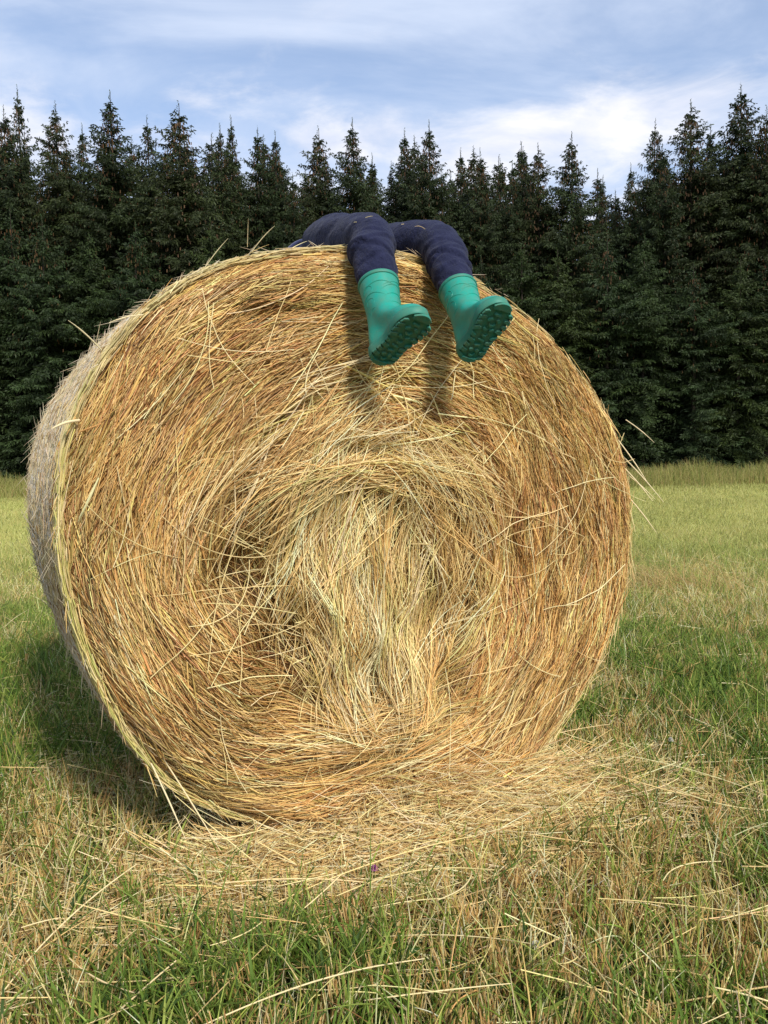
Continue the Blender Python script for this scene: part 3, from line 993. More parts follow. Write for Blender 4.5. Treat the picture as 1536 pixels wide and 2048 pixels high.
# ------------------------------------------------------------------ spruces
def make_spruce(seed, H, W_, thin=1.0, top_sparse=0.0, tone=(1, 1, 1), cones=0.3, droop=0.0):
    g = np.random.default_rng(seed)
    A0, A1, A2, A3, CC = [], [], [], [], []
    # branches
    zs = []
    z = 0.15
    while z < H - 0.12:
        f = z / H
        k = int(g.integers(5, 8) * (1 if f < .85 else .8))
        for i in range(k):
            zs.append(z + g.normal(0, .05))
        z += g.uniform(.15, .24) * (1 if f < .55 else .72)
    zs = np.array(zs)
    nb = len(zs)
    rel = np.clip(1 - zs / H, 0.005, 1)
    # crown outline: narrow top opening to nearly straight sides, uneven
    env = W_ * np.minimum(1.0, 3.1 * rel ** 0.94) * (1 - .12 * (1 - rel))
    az = g.uniform(0, 2 * np.pi, nb)
    lump = 0.66 + .7 * vnoise(az * 1.3 + seed, zs * 1.1 + seed, seed + 5)
    L = env * lump * g.uniform(.70, 1.12, nb)
    L = np.maximum(L, .10)
    el0 = np.interp(rel, [0, .06, .2, .5, 1], [R(52), R(30), R(8), R(-8), R(-16)]) + g.normal(0, R(7), nb)
    tone_b = (0.62 + .65 * g.random(nb)) * (0.85 + .3 * vnoise(az * 2, zs * 1.5, seed + 9))
    br_pts = []
    for b in range(nb):
        ca, sa = math.cos(az[b]), math.sin(az[b])
        Lb = L[b]
        nseg = max(3, int(Lb / .075 * thin))
        t = (np.arange(nseg) + g.random(nseg) * .6 + .35) / nseg
        t = np.clip(t, 0.08, 1)
        rr = Lb * t
        zz = zs[b] + rr * math.tan(el0[b]) - (.10 + droop) * rr * t + .16 * Lb * np.maximum(t - .55, 0) ** 1.3
        px = ca * rr; py = sa * rr
        # side twigs, alternately left and right, plus hanging ones
        for side in (-1, 1, 0):
            m = len(t)
            tl = np.clip((.34 * (1 - .62 * t) * min(1, .35 + Lb * .65)), .05, .4) * g.uniform(.6, 1.25, m)
            if side == 0:
                ta = az[b] + g.normal(0, .5, m); ez = g.uniform(R(-85), R(-50), m); tl = tl * .7
            else:
                ta = az[b] + side * (R(52) + g.normal(0, .2, m)); ez = g.normal(R(-16), R(13), m)
            d = np.stack([np.cos(ta) * np.cos(ez), np.sin(ta) * np.cos(ez), np.sin(ez)], -1)
            o = np.stack([px, py, zz], -1)
            kk = 3
            for q in range(kk):
                # sprays along the twig
                f0 = q / kk
                st = o + d * (tl * f0)[:, None]
                dd = d + g.normal(0, .28, (m, 3)); dd[:, 2] -= .12 * q
                dd /= np.linalg.norm(dd, axis=1, keepdims=True)
                ll = (tl / kk * 1.7 + .03)[:, None]
                wv = np.cross(dd, g.normal(0, 1, (m, 3))); wv /= np.linalg.norm(wv, axis=1, keepdims=True) + 1e-6
                ww = g.uniform(.011, .025, (m, 1))
                A0.append(st); A1.append(st + dd * ll * .45 + wv * ww); A2.append(st + dd * ll); A3.append(st + dd * ll * .45 - wv * ww)
                fresh = (.75 + .65 * (t * .5 + f0 * .5))
                base = np.array([.026, .038, .012]) * tone_b[b]
                c = base[None] * fresh[:, None] * g.uniform(.75, 1.3, (m, 1)) * np.array([1 + .0, 1, 1])
                CC.append(c)
    # leader
    m = 40
    zt = np.linspace(H - .7, H + .25, m)
    st = np.stack([np.zeros(m), np.zeros(m), zt], -1); ta = g.uniform(0, 6.28, m); ez = g.uniform(R(30), R(75), m)
    d = np.stack([np.cos(ta) * np.cos(ez), np.sin(ta) * np.cos(ez), np.sin(ez)], -1)
    wv = np.cross(d, g.normal(0, 1, (m, 3))); wv /= np.linalg.norm(wv, axis=1, keepdims=True)
    ll = (.05 + .16 * (zt[-1] - zt) / .95)[:, None]
    A0.append(st); A1.append(st + d * ll * .5 + wv * .012); A2.append(st + d * ll); A3.append(st + d * ll * .5 - wv * .012); CC.append(np.tile([.05, .075, .03], (m, 1)))
    a0, a1, a2, a3, c = (np.concatenate(q) for q in (A0, A1, A2, A3, CC))
    n = len(a0)
    V = np.stack([a0, a1, a2, a3], 1).reshape(-1, 3)
    F = np.arange(n * 4).reshape(-1, 4)
    c = c * np.array(tone)
    crown = mesh_np('crown', V, F, np.repeat(c, 4, 0))
    crown.materials.append(M_needle)
    # cones hang brown in the upper crown
    ncn = int(420 * cones)
    cone_me = None
    if ncn:
        zc_ = H - H * .42 * g.random(ncn) ** 1.3 - .4
        rel = 1 - zc_ / H
        rc = W_ * np.minimum(1, 1.5 * rel ** .8) * g.uniform(.55, .98, ncn) * .9; ac = g.uniform(0, 6.28, ncn)
        p = np.stack([rc * np.cos(ac), rc * np.sin(ac), zc_ - .12 * rc], -1)
        V, F = [], []
        for k, (dx, dy) in enumerate(((1, 0), (0, 1))):
            e = np.array([dx, dy, 0.0])
            b0 = len(V) * 0
            q = np.stack([p + e * .012, p - e * .012, p - e * .013 + [0, 0, -.09], p + e * .013 + [0, 0, -.09]], 1).reshape(-1, 3)
            V.append(q)
        V = np.concatenate(V); F = np.arange(len(V)).reshape(-1, 4)
        cone_me = mesh_np('cones', V, F, np.tile([.13, .070, .032], (len(V), 1)) * g.uniform(.7, 1.3, (len(V), 1)))
        cone_me.materials.append(M_needle)
    # trunk
    ks, sides = 14, 8
    V = []
    for i in range(ks):
        f = i / (ks - 1)
        r = (.012 * H) * (1 - f) ** .9 + .006
        for j in range(sides):
            a = j / sides * 6.2832
            V.append((r * math.cos(a) + .03 * math.sin(f * 5 + seed), r * math.sin(a), -.15 + f * (H + .35)))
    V = np.array(V)
    F = np.array([(i * sides + j, i * sides + (j + 1) % sides, (i + 1) * sides + (j + 1) % sides, (i + 1) * sides + j) for i in range(ks - 1) for j in range(sides)])
    trunk = mesh_np('trunk', V, F, smooth_shade=True)
    trunk.materials.append(M_bark)
    return crown, trunk, cone_me, H


def plant(kind, x, y, h, wscale, rz, label, group, lean=0):
    crown, trunk, cone, H = kind
    r_ = empty('spruce_tree', (x, y, float(ground_z(x, y))))
    s = h / H
    r_.scale = (s * wscale, s * wscale, s)
    r_.rotation_euler = (lean, lean * .6, rz)
    a = bpy.data.objects.new('trunk', trunk); COL.objects.link(a); a.parent = r_
    b = bpy.data.objects.new('crown', crown); COL.objects.link(b); b.parent = r_
    if cone is not None:
        c = bpy.data.objects.new('cones', cone); COL.objects.link(c); c.parent = r_; c['kind'] = 'stuff'
    tag(r_, label, 'spruce', group)
    return r_


TALL = [make_spruce(101, 12, 1.75, 1.0, tone=(1, 1, 1), cones=1.0), make_spruce(102, 12, 1.5, 1.0, tone=(.95, 1, .95), cones=.6),
        make_spruce(103, 12, 2.0, .95, tone=(1.1, 1.0, .9), cones=1.4, droop=.1)]
THIN = make_spruce(104, 12, 1.15, .75, tone=(1.1, 1.1, 1), cones=.5)
FRONT = [make_spruce(111, 8, 1.9, 1.0, tone=(1.15, 1.25, 1.05), cones=0, droop=.05), make_spruce(112, 8, 1.6, 1.0, tone=(1.0, 1.12, 1.1), cones=.3),
         make_spruce(113, 8, 2.1, .95, tone=(1.3, 1.3, .95), cones=0, droop=.12)]

# x, height, y, kind, width, label
SKY_TREES = [
    (-12.25, 12.61, 27, 0, 1.0, 'tall spruce cut by the left edge of the photo'),
    (-12.53, 14.06, 29, 3, .8, 'spruce with the long bare leader near the left edge'),
    (-10.63, 12.69, 27, 2, .9, 'olive tinged spruce with a full pointed top right of the bare leader one'),
    (-10.49, 13.0, 29.5, 1, .8, 'half hidden spruce between the two full spruces at the left'),
    (-8.79, 12.87, 27, 0, 1.05, 'tall symmetrical spruce with a needle-thin tip above the left shoulder of the bale'),
    (-7.77, 12.55, 28, 1, .85, 'slim spruce squeezed left of the wide bushy one'),
    (-6.44, 12.38, 26.5, 2, 1.1, 'wide bushy dark spruce with a blunt top in the left half'),
    (-5.37, 12.34, 28, 3, .9, 'thin sparse spruce, left one of the close pair'),
    (-5.1, 12.78, 28.6, 3, .8, 'thin sparse spruce with a long tip, right one of the close pair'),
    (-4.34, 12.61, 29, 1, .9, 'spruce with a ragged top just right of the thin pair'),
    (-3.66, 12.6, 29.5, 1, .85, 'narrow spruce left of the dip in the skyline over the trousers'),
    (-2.7, 10.34, 27, 1, .9, 'lower spruce in the dip of the skyline left of the trousers'),
    (-1.89, 12.4, 28.5, 2, .95, 'dark bushy spruce above the waist of the trousers'),
    (-0.84, 12.07, 27, 0, .95, 'pointed spruce right above the left knee'),
    (-0.09, 11.26, 28, 3, .8, 'thin low spruce right of the one above the left knee'),
    (0.39, 11.38, 29, 3, .8, 'small pale-tipped spruce above the gap between the knees'),
    (0.87, 12.15, 28.5, 1, .9, 'spruce with a forked looking top above the right thigh'),
    (1.6, 11.85, 27, 0, .9, 'dense pointed spruce above the right knee'),
    (2.84, 11.39, 28, 1, .9, 'slim spruce straight above the right boot'),
    (3.46, 11.0, 27.2, 0, .8, 'spruce with an airy top just right of the right boot'),
    (4.31, 11.31, 29, 3, .9, 'low thin spruce in the middle of the right hand dip'),
    (4.5, 10.77, 27.5, 1, .8, 'short spruce tight beside the low thin one'),
    (5.12, 11.69, 28.8, 1, .95, 'blunt topped spruce, left one of the twin tops'),
    (5.43, 11.31, 27.5, 2, .85, 'full spruce, right one of the twin tops'),
    (6.35, 11.45, 27, 0, 1.0, 'steep pointed spruce standing clear of its neighbours above the right rim of the bale'),
    (7.79, 10.57, 28.5, 3, .8, 'thin tipped low spruce left of the gap in the skyline'),
    (8.55, 10.14, 29.5, 1, .8, 'lowest spruce of the skyline in the gap before the tall right group'),
    (8.69, 10.83, 28, 1, .75, 'spruce at the right side of the skyline gap'),
    (9.48, 12.37, 28.5, 0, .85, 'spruce with a slim brownish top, first of the tall right group'),
    (9.43, 10.86, 27, 1, .9, 'lower spruce in front of the slim brownish top'),
    (10.74, 12.81, 28, 2, 1.0, 'broad spruce with an uneven blunt top in the tall right group'),
    (12.11, 12.82, 30, 1, .9, 'dark spruce behind and between the two tallest on the right'),
    (12.7, 13.57, 28.5, 0, 1.15, 'tallest spruce with a slender spire near the right edge'),
    (12.74, 12.19, 27, 2, 1.0, 'dark spruce cut by the right edge of the photo'),
]
for (x, h, y, k, w, lab) in SKY_TREES:
    kind = THIN if k == 3 else TALL[k]
    gz = float(ground_z(x, y))
    plant(kind, x, y, h - gz - .2, w, random.uniform(0, 6.28), lab, 'tall spruces that make the skyline', random.gauss(0, .008))

def near_label(x, y, used={}):
    px = x / y
    best = min(SKY_TREES, key=lambda t: abs(t[0] / t[2] - px))
    d = px - best[0] / best[2]
    side = 'straight below' if abs(d) < .012 else ('just right of' if d > 0 else 'just left of')
    short = best[5].split(',')[0].replace(' cut by', ' at').split(' ')
    return 'short spruce ' + side + ' the ' + ' '.join(short[:9])


# the front row, shorter and branched down to the ground
x = -23.0
while x < 24:
    y = 24.8 + random.uniform(-.5, .7)
    h = random.uniform(5.8, 9.3)
    k = random.choice((0, 1, 1, 2))
    plant(FRONT[k], x, y, h, random.uniform(.85, 1.15), random.uniform(0, 6.28), near_label(x, y) if abs(x) < 13 else 'shorter green spruce at the front of the forest wall with its top below the skyline', 'shorter spruces along the forest edge', random.gauss(0, .01))
    x += random.uniform(.95, 1.6)
# those behind, that close the gaps
for row, (yy, hh) in enumerate(((30.5, 11.9), (33.0, 12.8), (36.0, 13.4))):
    x = -25.0
    while x < 26:
        h = hh + random.uniform(-.8, .5)
        if 7.0 < x < 9.6: h -= 1.5 if row == 0 else 2.3
        if abs(x) > 15: h += 1.5
        if x < -4.5: h += .5
        k = random.choice((0, 1, 2))
        plant(TALL[k], x, yy + random.uniform(-.8, .8), h, random.uniform(.9, 1.15), random.uniform(0, 6.28), 'dark spruce deep in the forest behind the front trees', 'spruces deep in the forest')
        x += random.uniform(1.5, 2.3)
for sx in (-1, 1):
    for i in range(7):
        x = sx * (14.2 + i * 1.6)
        plant(TALL[i % 3], x, 27.5 + random.uniform(-.8, .8), random.uniform(12, 13.6), 1.0, random.uniform(0, 6.28), 'dark spruce deep in the forest behind the front trees', 'spruces deep in the forest')


# ------------------------------------------------------------------ the person
import bmesh


def catmull(pts, n):
    pts = np.array(pts, float)
    P = np.concatenate([[2 * pts[0] - pts[1]], pts, [2 * pts[-1] - pts[-2]]])
    out = []
    seg = len(pts) - 1
    for i in range(seg):
        p0, p1, p2, p3 = P[i:i + 4]
        m = n if i < seg - 1 else n + 1
        for k in range(m):
            t = k / n
            out.append(.5 * ((2 * p1) + (-p0 + p2) * t + (2 * p0 - 5 * p1 + 4 * p2 - p3) * t * t + (-p0 + 3 * p1 - 3 * p2 + p3) * t ** 3))
    return np.array(out)


def tube(bm, chain, n=6, sides=18, flat=None):
    """chain of (x, y, z, r[, flatten]) -> closed tube in bm, flattened along world z by 'flatten'"""
    ch = np.array([list(c) + [1.0] * (5 - len(c)) for c in chain], float)
    sm = catmull(ch, n)
    rings = []
    prev = None
    for i, p in enumerate(sm):
        a = sm[max(i - 1, 0)][:3]; b = sm[min(i + 1, len(sm) - 1)][:3]
        d = Vector(b - a).normalized()
        if prev is None:
            ref = Vector((0, 0, 1)) if abs(d.z) < .8 else Vector((1, 0, 0))
            s = d.cross(ref).normalized()
        else:
            s = (prev - d * prev.dot(d)).normalized()
        prev = s
        w = d.cross(s)
        ring = []
        for k in range(sides):
            an = 2 * math.pi * k / sides
            off = (s * math.cos(an) + w * math.sin(an)) * p[3]
            off.z *= p[4]
            ring.append(bm.verts.new(Vector(p[:3]) + off))
        rings.append(ring)
    for i in range(len(rings) - 1):
        for k in range(sides):
            bm.faces.new((rings[i][k], rings[i][(k + 1) % sides], rings[i + 1][(k + 1) % sides], rings[i + 1][k]))
    bm.faces.new(rings[0][::-1]); bm.faces.new(rings[-1])


def blob(bm, c, r):
    mt = Matrix.Translation(c) @ Matrix.Diagonal((*r, 1))
    bmesh.ops.create_uvsphere(bm, u_segments=20, v_segments=14, radius=1, matrix=mt)


def remeshed(name, bm, voxel, smooth_it, displace=None):
    bmesh.ops.recalc_face_normals(bm, faces=bm.faces)
    me = bpy.data.meshes.new(name); bm.to_mesh(me); bm.free()
    o = bpy.data.objects.new(name, me); COL.objects.link(o)
    md = o.modifiers.new('r', 'REMESH'); md.mode = 'VOXEL'; md.voxel_size = voxel
    ms = o.modifiers.new('s', 'SMOOTH'); ms.iterations = smooth_it; ms.factor = .5
    dg = bpy.context.evaluated_depsgraph_get(); dg.update()
    new = bpy.data.meshes.new_from_object(o.evaluated_get(dg))
    o.modifiers.clear()
    bpy.data.objects.remove(o)
    new.name = name
    n = len(new.vertices)
    co = np.zeros(n * 3, np.float32); new.vertices.foreach_get('co', co); co = co.reshape(-1, 3)
    no = np.zeros(n * 3, np.float32); new.vertices.foreach_get('normal', no); no = no.reshape(-1, 3)
    if displace is not None:
        co = co + no * displace(co.astype(float))[:, None]
        new.vertices.foreach_set('co', co.astype(np.float32).ravel())
    new.polygons.foreach_set('use_smooth', np.ones(len(new.polygons), bool))
    new.update()
    return new


def mat_trousers():
    m, g = mat_new('navy_cotton')
    tcn = g.new('ShaderNodeTexCoord')
    n = g.noise(tcn.outputs['Object'], 24, 6, .65)
    c = g.mix(g.new('ShaderNodeMapRange', {'Value': n, 1: .3, 2: .75}).outputs[0], (.007, .009, .032, 1), (.017, .020, .056, 1))
    p = g.new('ShaderNodeBsdfPrincipled', {'Base Color': c, 'Roughness': .85, 'Specular IOR Level': .2, 'Sheen Weight': .06})
    # crinkled rib of the cloth
    mpn = g.new('ShaderNodeMapping', {'Vector': tcn.outputs['Object'], 'Scale': (170, 110, 90)})
    n2 = g.noise(mpn.outputs[0], 1.0, 3, .6, .6)
    n3 = g.noise(tcn.outputs['Object'], 70, 3, .5)
    hgt = g.math('ADD', n2, g.math('MULTIPLY', n3, .7))
    bp = g.new('ShaderNodeBump', {'Height': hgt, 'Strength': .8, 'Distance': .006})
    g.l.new(bp.outputs[0], p.inputs['Normal'])
    g.new('ShaderNodeOutputMaterial', {0: p.outputs[0]})
    return m


M_navy = mat_trousers()
M_jacket = mat_plain('dark_blue_fleece', (.022, .026, .075), .9, .2, (120, .4, .002), .25, 60, sheen=.3)
M_skin = mat_plain('skin', (.62, .40, .30), .5, .4, None, .06, 30)
M_hair = mat_plain('brown_hair', (.10, .055, .03), .6, .4, (200, .8, .002), .3, 90)

person = empty('person', (-.15, 2.33, 1.475))
tag(person, 'child in navy trousers and teal rubber boots lying on top of the bale', 'person')
P_INV = Matrix.Translation(person.location).inverted()


def on_person(o, parent=None):
    o.parent = parent or person
    if parent is None:
        o.matrix_parent_inverse = P_INV
    return o


# boot frames: shin direction (knee to ankle) and toe direction
def frame(d1, d2):
    z = -Vector(d1).normalized()
    y = Vector(d2); y = (y - z * y.dot(z)).normalized()
    x = y.cross(z)
    return x, y, z


BOOTS = [dict(top=Vector((-.004, 1.875, 1.349)), d1=(.135, -.52, -.84), d2=(.60, -.62, .50)),
         dict(top=Vector((.188, 1.975, 1.353)), d1=(.17, -.62, -.76), d2=(.42, -.60, .60))]
BOOT_H = .195
for b in BOOTS:
    x_, y_, z_ = frame(b['d1'], b['d2'])
    b['org'] = b['top'] - z_ * BOOT_H
    b['mat'] = Matrix(((x_.x, y_.x, z_.x, b['org'].x), (x_.y, y_.y, z_.y, b['org'].y), (x_.z, y_.z, z_.z, b['org'].z), (0, 0, 0, 1)))
    b['z'] = z_


def trousers():
    bm = bmesh.new()
    t0, t1 = BOOTS[0]['top'], BOOTS[1]['top']
    z0, z1 = BOOTS[0]['z'], BOOTS[1]['z']
    a0 = t0 - z0 * .05; a1 = t1 - z1 * .05
    # left in the photo
    tube(bm, [(-.150, 2.38, 1.565, .076), (-.110, 2.24, 1.540, .070), (-.062, 2.11, 1.516, .059), (-.022, 2.00, 1.488, .051), tuple(t0 + z0 * .095 + Vector((0, .003, .003))) + (.048,), tuple(t0 + z0 * .052) + (.047,), tuple(t0 + z0 * .016) + (.043,), tuple(t0 - z0 * .004) + (.038,), tuple(a0) + (.030,)], sides=24)
    tube(bm, [(-.045, 2.42, 1.545, .080), (.015, 2.31, 1.530, .072), (.085, 2.205, 1.520, .060), (.148, 2.12, 1.500, .053), tuple(t1 + z1 * .095 + Vector((0, .004, .006))) + (.049,), tuple(t1 + z1 * .050) + (.047,), tuple(t1 + z1 * .016) + (.043,), tuple(t1 - z1 * .004) + (.038,), tuple(a1) + (.030,)], sides=24)
    blob(bm, (-.125, 2.40, 1.575), (.080, .10, .086))
    blob(bm, (-.185, 2.51, 1.552), (.088, .10, .074))

    def disp(c):
        n = fbm(c[:, 0] * 22 + 50, c[:, 2] * 26 + c[:, 1] * 9 + 50, 201, 3) - .5
        n2 = fbm(c[:, 0] * 14 + 9, c[:, 1] * 10 + c[:, 2] * 20 + 9, 205, 2) - .5
        below = smooth(1.50, 1.40, c[:, 2]) * smooth(1.33, 1.37, c[:, 2])
        ring = (fbm(c[:, 0] * 9 + 30 + c[:, 2] * 12, c[:, 2] * 46 + c[:, 0] * 34 + c[:, 1] * 20 + 60, 209, 3) - .5) * .026 * below
        # pinched creases under the knee, slanting round each leg
        crease = 0
        for (tp, zd, msk) in ((t0, z0, c[:, 0] < .075), (t1, z1, c[:, 0] >= .075)):
            rel_ = c - np.array(tp)
            s_ = rel_ @ np.array(zd)
            side_ = rel_[:, 0]
            for (sc, sl_, am) in ((.098, .35, .0030), (.072, -.45, .0042), (.046, .30, .0022), (.125, -.3, .002)):
                dd_ = s_ - sc - sl_ * side_ + .012 * (fbm(c[:, 0] * 30 + 40, c[:, 1] * 30 + 40, 221, 2) - .5)
                crease = crease + msk * (-am * np.exp(-(dd_ / .0045) ** 2) + am * .9 * np.exp(-((dd_ - .010) / .008) ** 2)) * (c[:, 1] < 2.12)
        return (n * .010 + n2 * .012 + ring * .3 + crease + .003) * smooth(1.33, 1.375, c[:, 2])
    me = remeshed('trousers', bm, .0045, 6, disp)
    o = on_person(link('trousers', me, None, [M_navy]))
    o['label'] = 'crinkled dark navy trousers'
    # waistband: a raised rolled edge round the hips
    bm = bmesh.new()
    N = 40
    ring = []
    c = Vector((-.205, 2.545, 1.552)); ax = Vector((-.45, .89, 0.05)).normalized()
    s = Vector((.89, .45, 0)).normalized(); w = ax.cross(s)
    pts = [c + s * (.098 * math.cos(2 * math.pi * k / N)) + w * (.077 * math.sin(2 * math.pi * k / N)) for k in range(N)]
    K = 8
    vs = [[bm.verts.new(p + ((p - c).normalized() * math.cos(2 * math.pi * j / K) * .006 + ax * math.sin(2 * math.pi * j / K) * .016)) for j in range(K)] for p in pts]
    for i in range(N):
        for j in range(K):
            bm.faces.new((vs[i][j], vs[(i + 1) % N][j], vs[(i + 1) % N][(j + 1) % K], vs[i][(j + 1) % K]))
    me = bpy.data.meshes.new('waistband'); bm.to_mesh(me); bm.free()
    me.polygons.foreach_set('use_smooth', np.ones(len(me.polygons), bool))
    ob = link('waistband', me, o, [M_jacket])
    ob.matrix_parent_inverse = Matrix.Identity(4)


trousers()


def stuck_hay():
    # short bits of hay clinging to the trousers
    n = 18
    t = np.linspace(-.5, .5, 4)[None]
    seg = rng.integers(0, 2, n); f = rng.random(n)
    c = np.where(seg[:, None] == 0, np.array([[-.02, 1.935, 1.52]]) + f[:, None] * np.array([[-.08, .26, .075]]), np.array([[.155, 2.05, 1.53]]) + f[:, None] * np.array([[-.11, .20, .055]]))
    c = c + rng.normal(0, .012, (n, 3)) * np.array([1.4, 1, .3]) - np.array([0, 0, .006])
    a = rng.uniform(0, 6.28, n); L = rng.uniform(.015, .05, n)
    P = c[:, None, :] + np.stack([np.cos(a)[:, None] * t * L[:, None], np.sin(a)[:, None] * t * L[:, None], -8 * (t * L[:, None]) ** 2], -1)
    o = on_person(strands('clinging_hay', P, rng.uniform(.0005, .0009, n), pick([(.80, .64, .33)], [1], n), M_straw))
    o['kind'] = 'stuff'


stuck_hay()


def torso():
    bm = bmesh.new()
    # trunk lying back along the bale, arms spread
    tube(bm, [(-.195, 2.53, 1.545, .092, .78), (-.235, 2.62, 1.555, .106, .74), (-.285, 2.74, 1.556, .122, .72), (-.325, 2.82, 1.552, .105, .70), (-.345, 2.86, 1.55, .055, .8)], sides=26)
    tube(bm, [(-.23, 2.86, 1.548, .050), (-.12, 2.87, 1.530, .043), (.0, 2.84, 1.505, .038), (.075, 2.77, 1.497, .034), (.10, 2.735, 1.495, .032)], sides=16)
    tube(bm, [(-.41, 2.77, 1.548, .050), (-.50, 2.70, 1.525, .043), (-.56, 2.60, 1.485, .038), (-.555, 2.50, 1.475, .034), (-.55, 2.46, 1.472, .032)], sides=16)
    me = remeshed('jacket', bm, .007, 5, lambda c: (fbm(c[:, 0] * 16 + 50, c[:, 1] * 16 + 50, 301, 3) - .5) * .012)
    o = on_person(link('jacket', me, None, [M_jacket]))
    o['label'] = 'dark blue jacket'
    # body: head, neck, hands in one continuous surface
    bm = bmesh.new()
    hc = Vector((-.425, 3.02, 1.575))
    blob(bm, hc, (.074, .088, .080))
    blob(bm, hc + Vector((.012, -.045, .004)), (.052, .050, .058))
    tube(bm, [(-.33, 2.80, 1.55, .040), (-.36, 2.88, 1.556, .037), (-.395, 2.95, 1.562, .040)], sides=14)
    for sx in (-1, 1):
        blob(bm, hc + Vector((sx * .072, sx * .036 - .02, -.004)), (.010, .018, .014))
    blob(bm, hc + Vector((.008, -.018, .083)), (.010, .014, .010))
    tube(bm, [(-.33, 2.80, 1.545, .06), (-.23, 2.86, 1.545, .035), (-.12, 2.87, 1.528, .030), (.0, 2.84, 1.503, .026), (.075, 2.77, 1.495, .022), (.115, 2.715, 1.494, .020)], sides=14)
    tube(bm, [(-.33, 2.80, 1.545, .06), (-.41, 2.77, 1.545, .035), (-.50, 2.70, 1.523, .030), (-.56, 2.60, 1.483, .026), (-.555, 2.50, 1.472, .022), (-.55, 2.44, 1.470, .020)], sides=14)
    for (hx, hy, hz, dx, dy) in ((.130, 2.692, 1.492, .62, -.78), (-.549, 2.415, 1.468, .02, -1.0)):
        d = Vector((dx, dy, 0)).normalized(); s = Vector((-d.y, d.x, 0))
        h = Vector((hx, hy, hz))
        blob(bm, h, (.024, .024, .012))
        for f, (o_, l) in enumerate(((-.017, .030), (-.006, .037), (.006, .036), (.017, .029))):
            p = h + s * o_ + d * .012
            q = [p, p + d * l * .5 + Vector((0, 0, .003)), p + d * l + Vector((0, 0, -.004))]
            tube(bm, [tuple(v) + (r,) for v, r in zip(q, (.0068, .006, .005))], n=4, sides=8)
        p = h - s * .016
        tube(bm, [tuple(p) + (.008,), tuple(p - s * .014 + d * .008) + (.007,), tuple(p - s * .018 + d * .022) + (.0055,)], n=4, sides=8)
    me = remeshed('body', bm, .0035, 3)
    on_person(link('body', me, None, [M_skin]))
    bm = bmesh.new()
    blob(bm, hc + Vector((-.012, .028, -.006)), (.083, .078, .086))
    me = remeshed('hair', bm, .005, 2, lambda c: (fbm(c[:, 0] * 60 + 50, c[:, 1] * 60 + c[:, 2] * 20 + 50, 311, 3) - .5) * .014)
    on_person(link('hair', me, None, [M_hair]))
    # face: eyes and mouth looking up at the sky
    m_eye = mat_plain('eye', (.04, .03, .025), .2, .6)
    m_lip = mat_plain('lip', (.45, .18, .15), .5, .4)
    bm = bmesh.new()
    for sx in (-1, 1):
        blob(bm, hc + Vector((sx * .028 - .002, .002 + sx * .014, .070)), (.009, .006, .006))
    me = bpy.data.meshes.new('eyes'); bm.to_mesh(me); bm.free()
    on_person(link('eyes', me, None, [m_eye]))
    bm = bmesh.new(); blob(bm, hc + Vector((.018, -.050, .060)), (.017, .006, .005))
    me = bpy.data.meshes.new('mouth'); bm.to_mesh(me); bm.free()
    on_person(link('mouth', me, None, [m_lip]))


torso()


# ------------------------------------------------------------------ rubber boots
def mat_rubber(name, col, dirt, dscale, damt, rough):
    m, g = mat_new(name)
    tcn = g.new('ShaderNodeTexCoord')
    n = g.noise(tcn.outputs['Object'], dscale, 7, .7)
    f = g.new('ShaderNodeMapRange', {'Value': n, 1: .42, 2: .75, 3: 0, 4: damt}).outputs[0]
    c = g.mix(f, (*col, 1), (*dirt, 1))
    r = g.math('ADD', g.math('MULTIPLY', n, .25), rough)
    p = g.new('ShaderNodeBsdfPrincipled', {'Base Color': c, 'Roughness': r, 'Specular IOR Level': .45})
    n2 = g.noise(tcn.outputs['Object'], 160, 3, .5)
    bp = g.new('ShaderNodeBump', {'Height': n2, 'Strength': .15, 'Distance': .001})
    g.l.new(bp.outputs[0], p.inputs['Normal'])
    g.new('ShaderNodeOutputMaterial', {0: p.outputs[0]})
    return m


M_teal = mat_rubber('teal_rubber', (.006, .28, .205), (.08, .19, .12), 30, .75, .27)
M_tealrim = mat_rubber('teal_rubber_rim', (.015, .20, .14), (.10, .18, .11), 40, .7, .45)
M_sole = mat_rubber('green_sole_rubber', (.022, .19, .135), (.14, .17, .085), 45, .7, .6)


def outline(y, yb, yf, hw, toe):
    """half width at y between yb and yf"""
    t = np.clip((y - yb) / (yf - yb), 0, 1)
    e = np.sqrt(np.clip(1 - (2 * t - 1) ** 2, 0, 1))
    # long low sections: full heel, slight waist, wide ball, rounded toe
    s = np.clip(np.minimum(1, (t / .17)), 0, 1); s = np.sqrt(1 - (1 - s) ** 2)
    s2 = np.clip(np.minimum(1, ((1 - t) / .26)), 0, 1); s2 = np.sqrt(1 - (1 - s2) ** 2)
    foot = s * s2 * (0.86 - .10 * np.exp(-((t - .38) / .16) ** 2) + .14 * np.exp(-((t - .72) / .22) ** 2))
    return hw * (e * (1 - toe) + foot * toe)


def ring_pts(z, yb, yf, hw, toe, n, shift=0.0):
    a = np.linspace(0, 2 * np.pi, n, endpoint=False)
    t = .5 - .5 * np.cos(a)              # 0 at the heel, 1 at the toe, and back
    y = yb + (yf - yb) * t
    w = outline(y, yb, yf, hw, toe)
    x = np.where(a < np.pi, w, -w)
    x = x + shift * toe * (smooth(.4, 1, t)) * .006
    return np.stack([x, y, np.full(n, z)], -1)


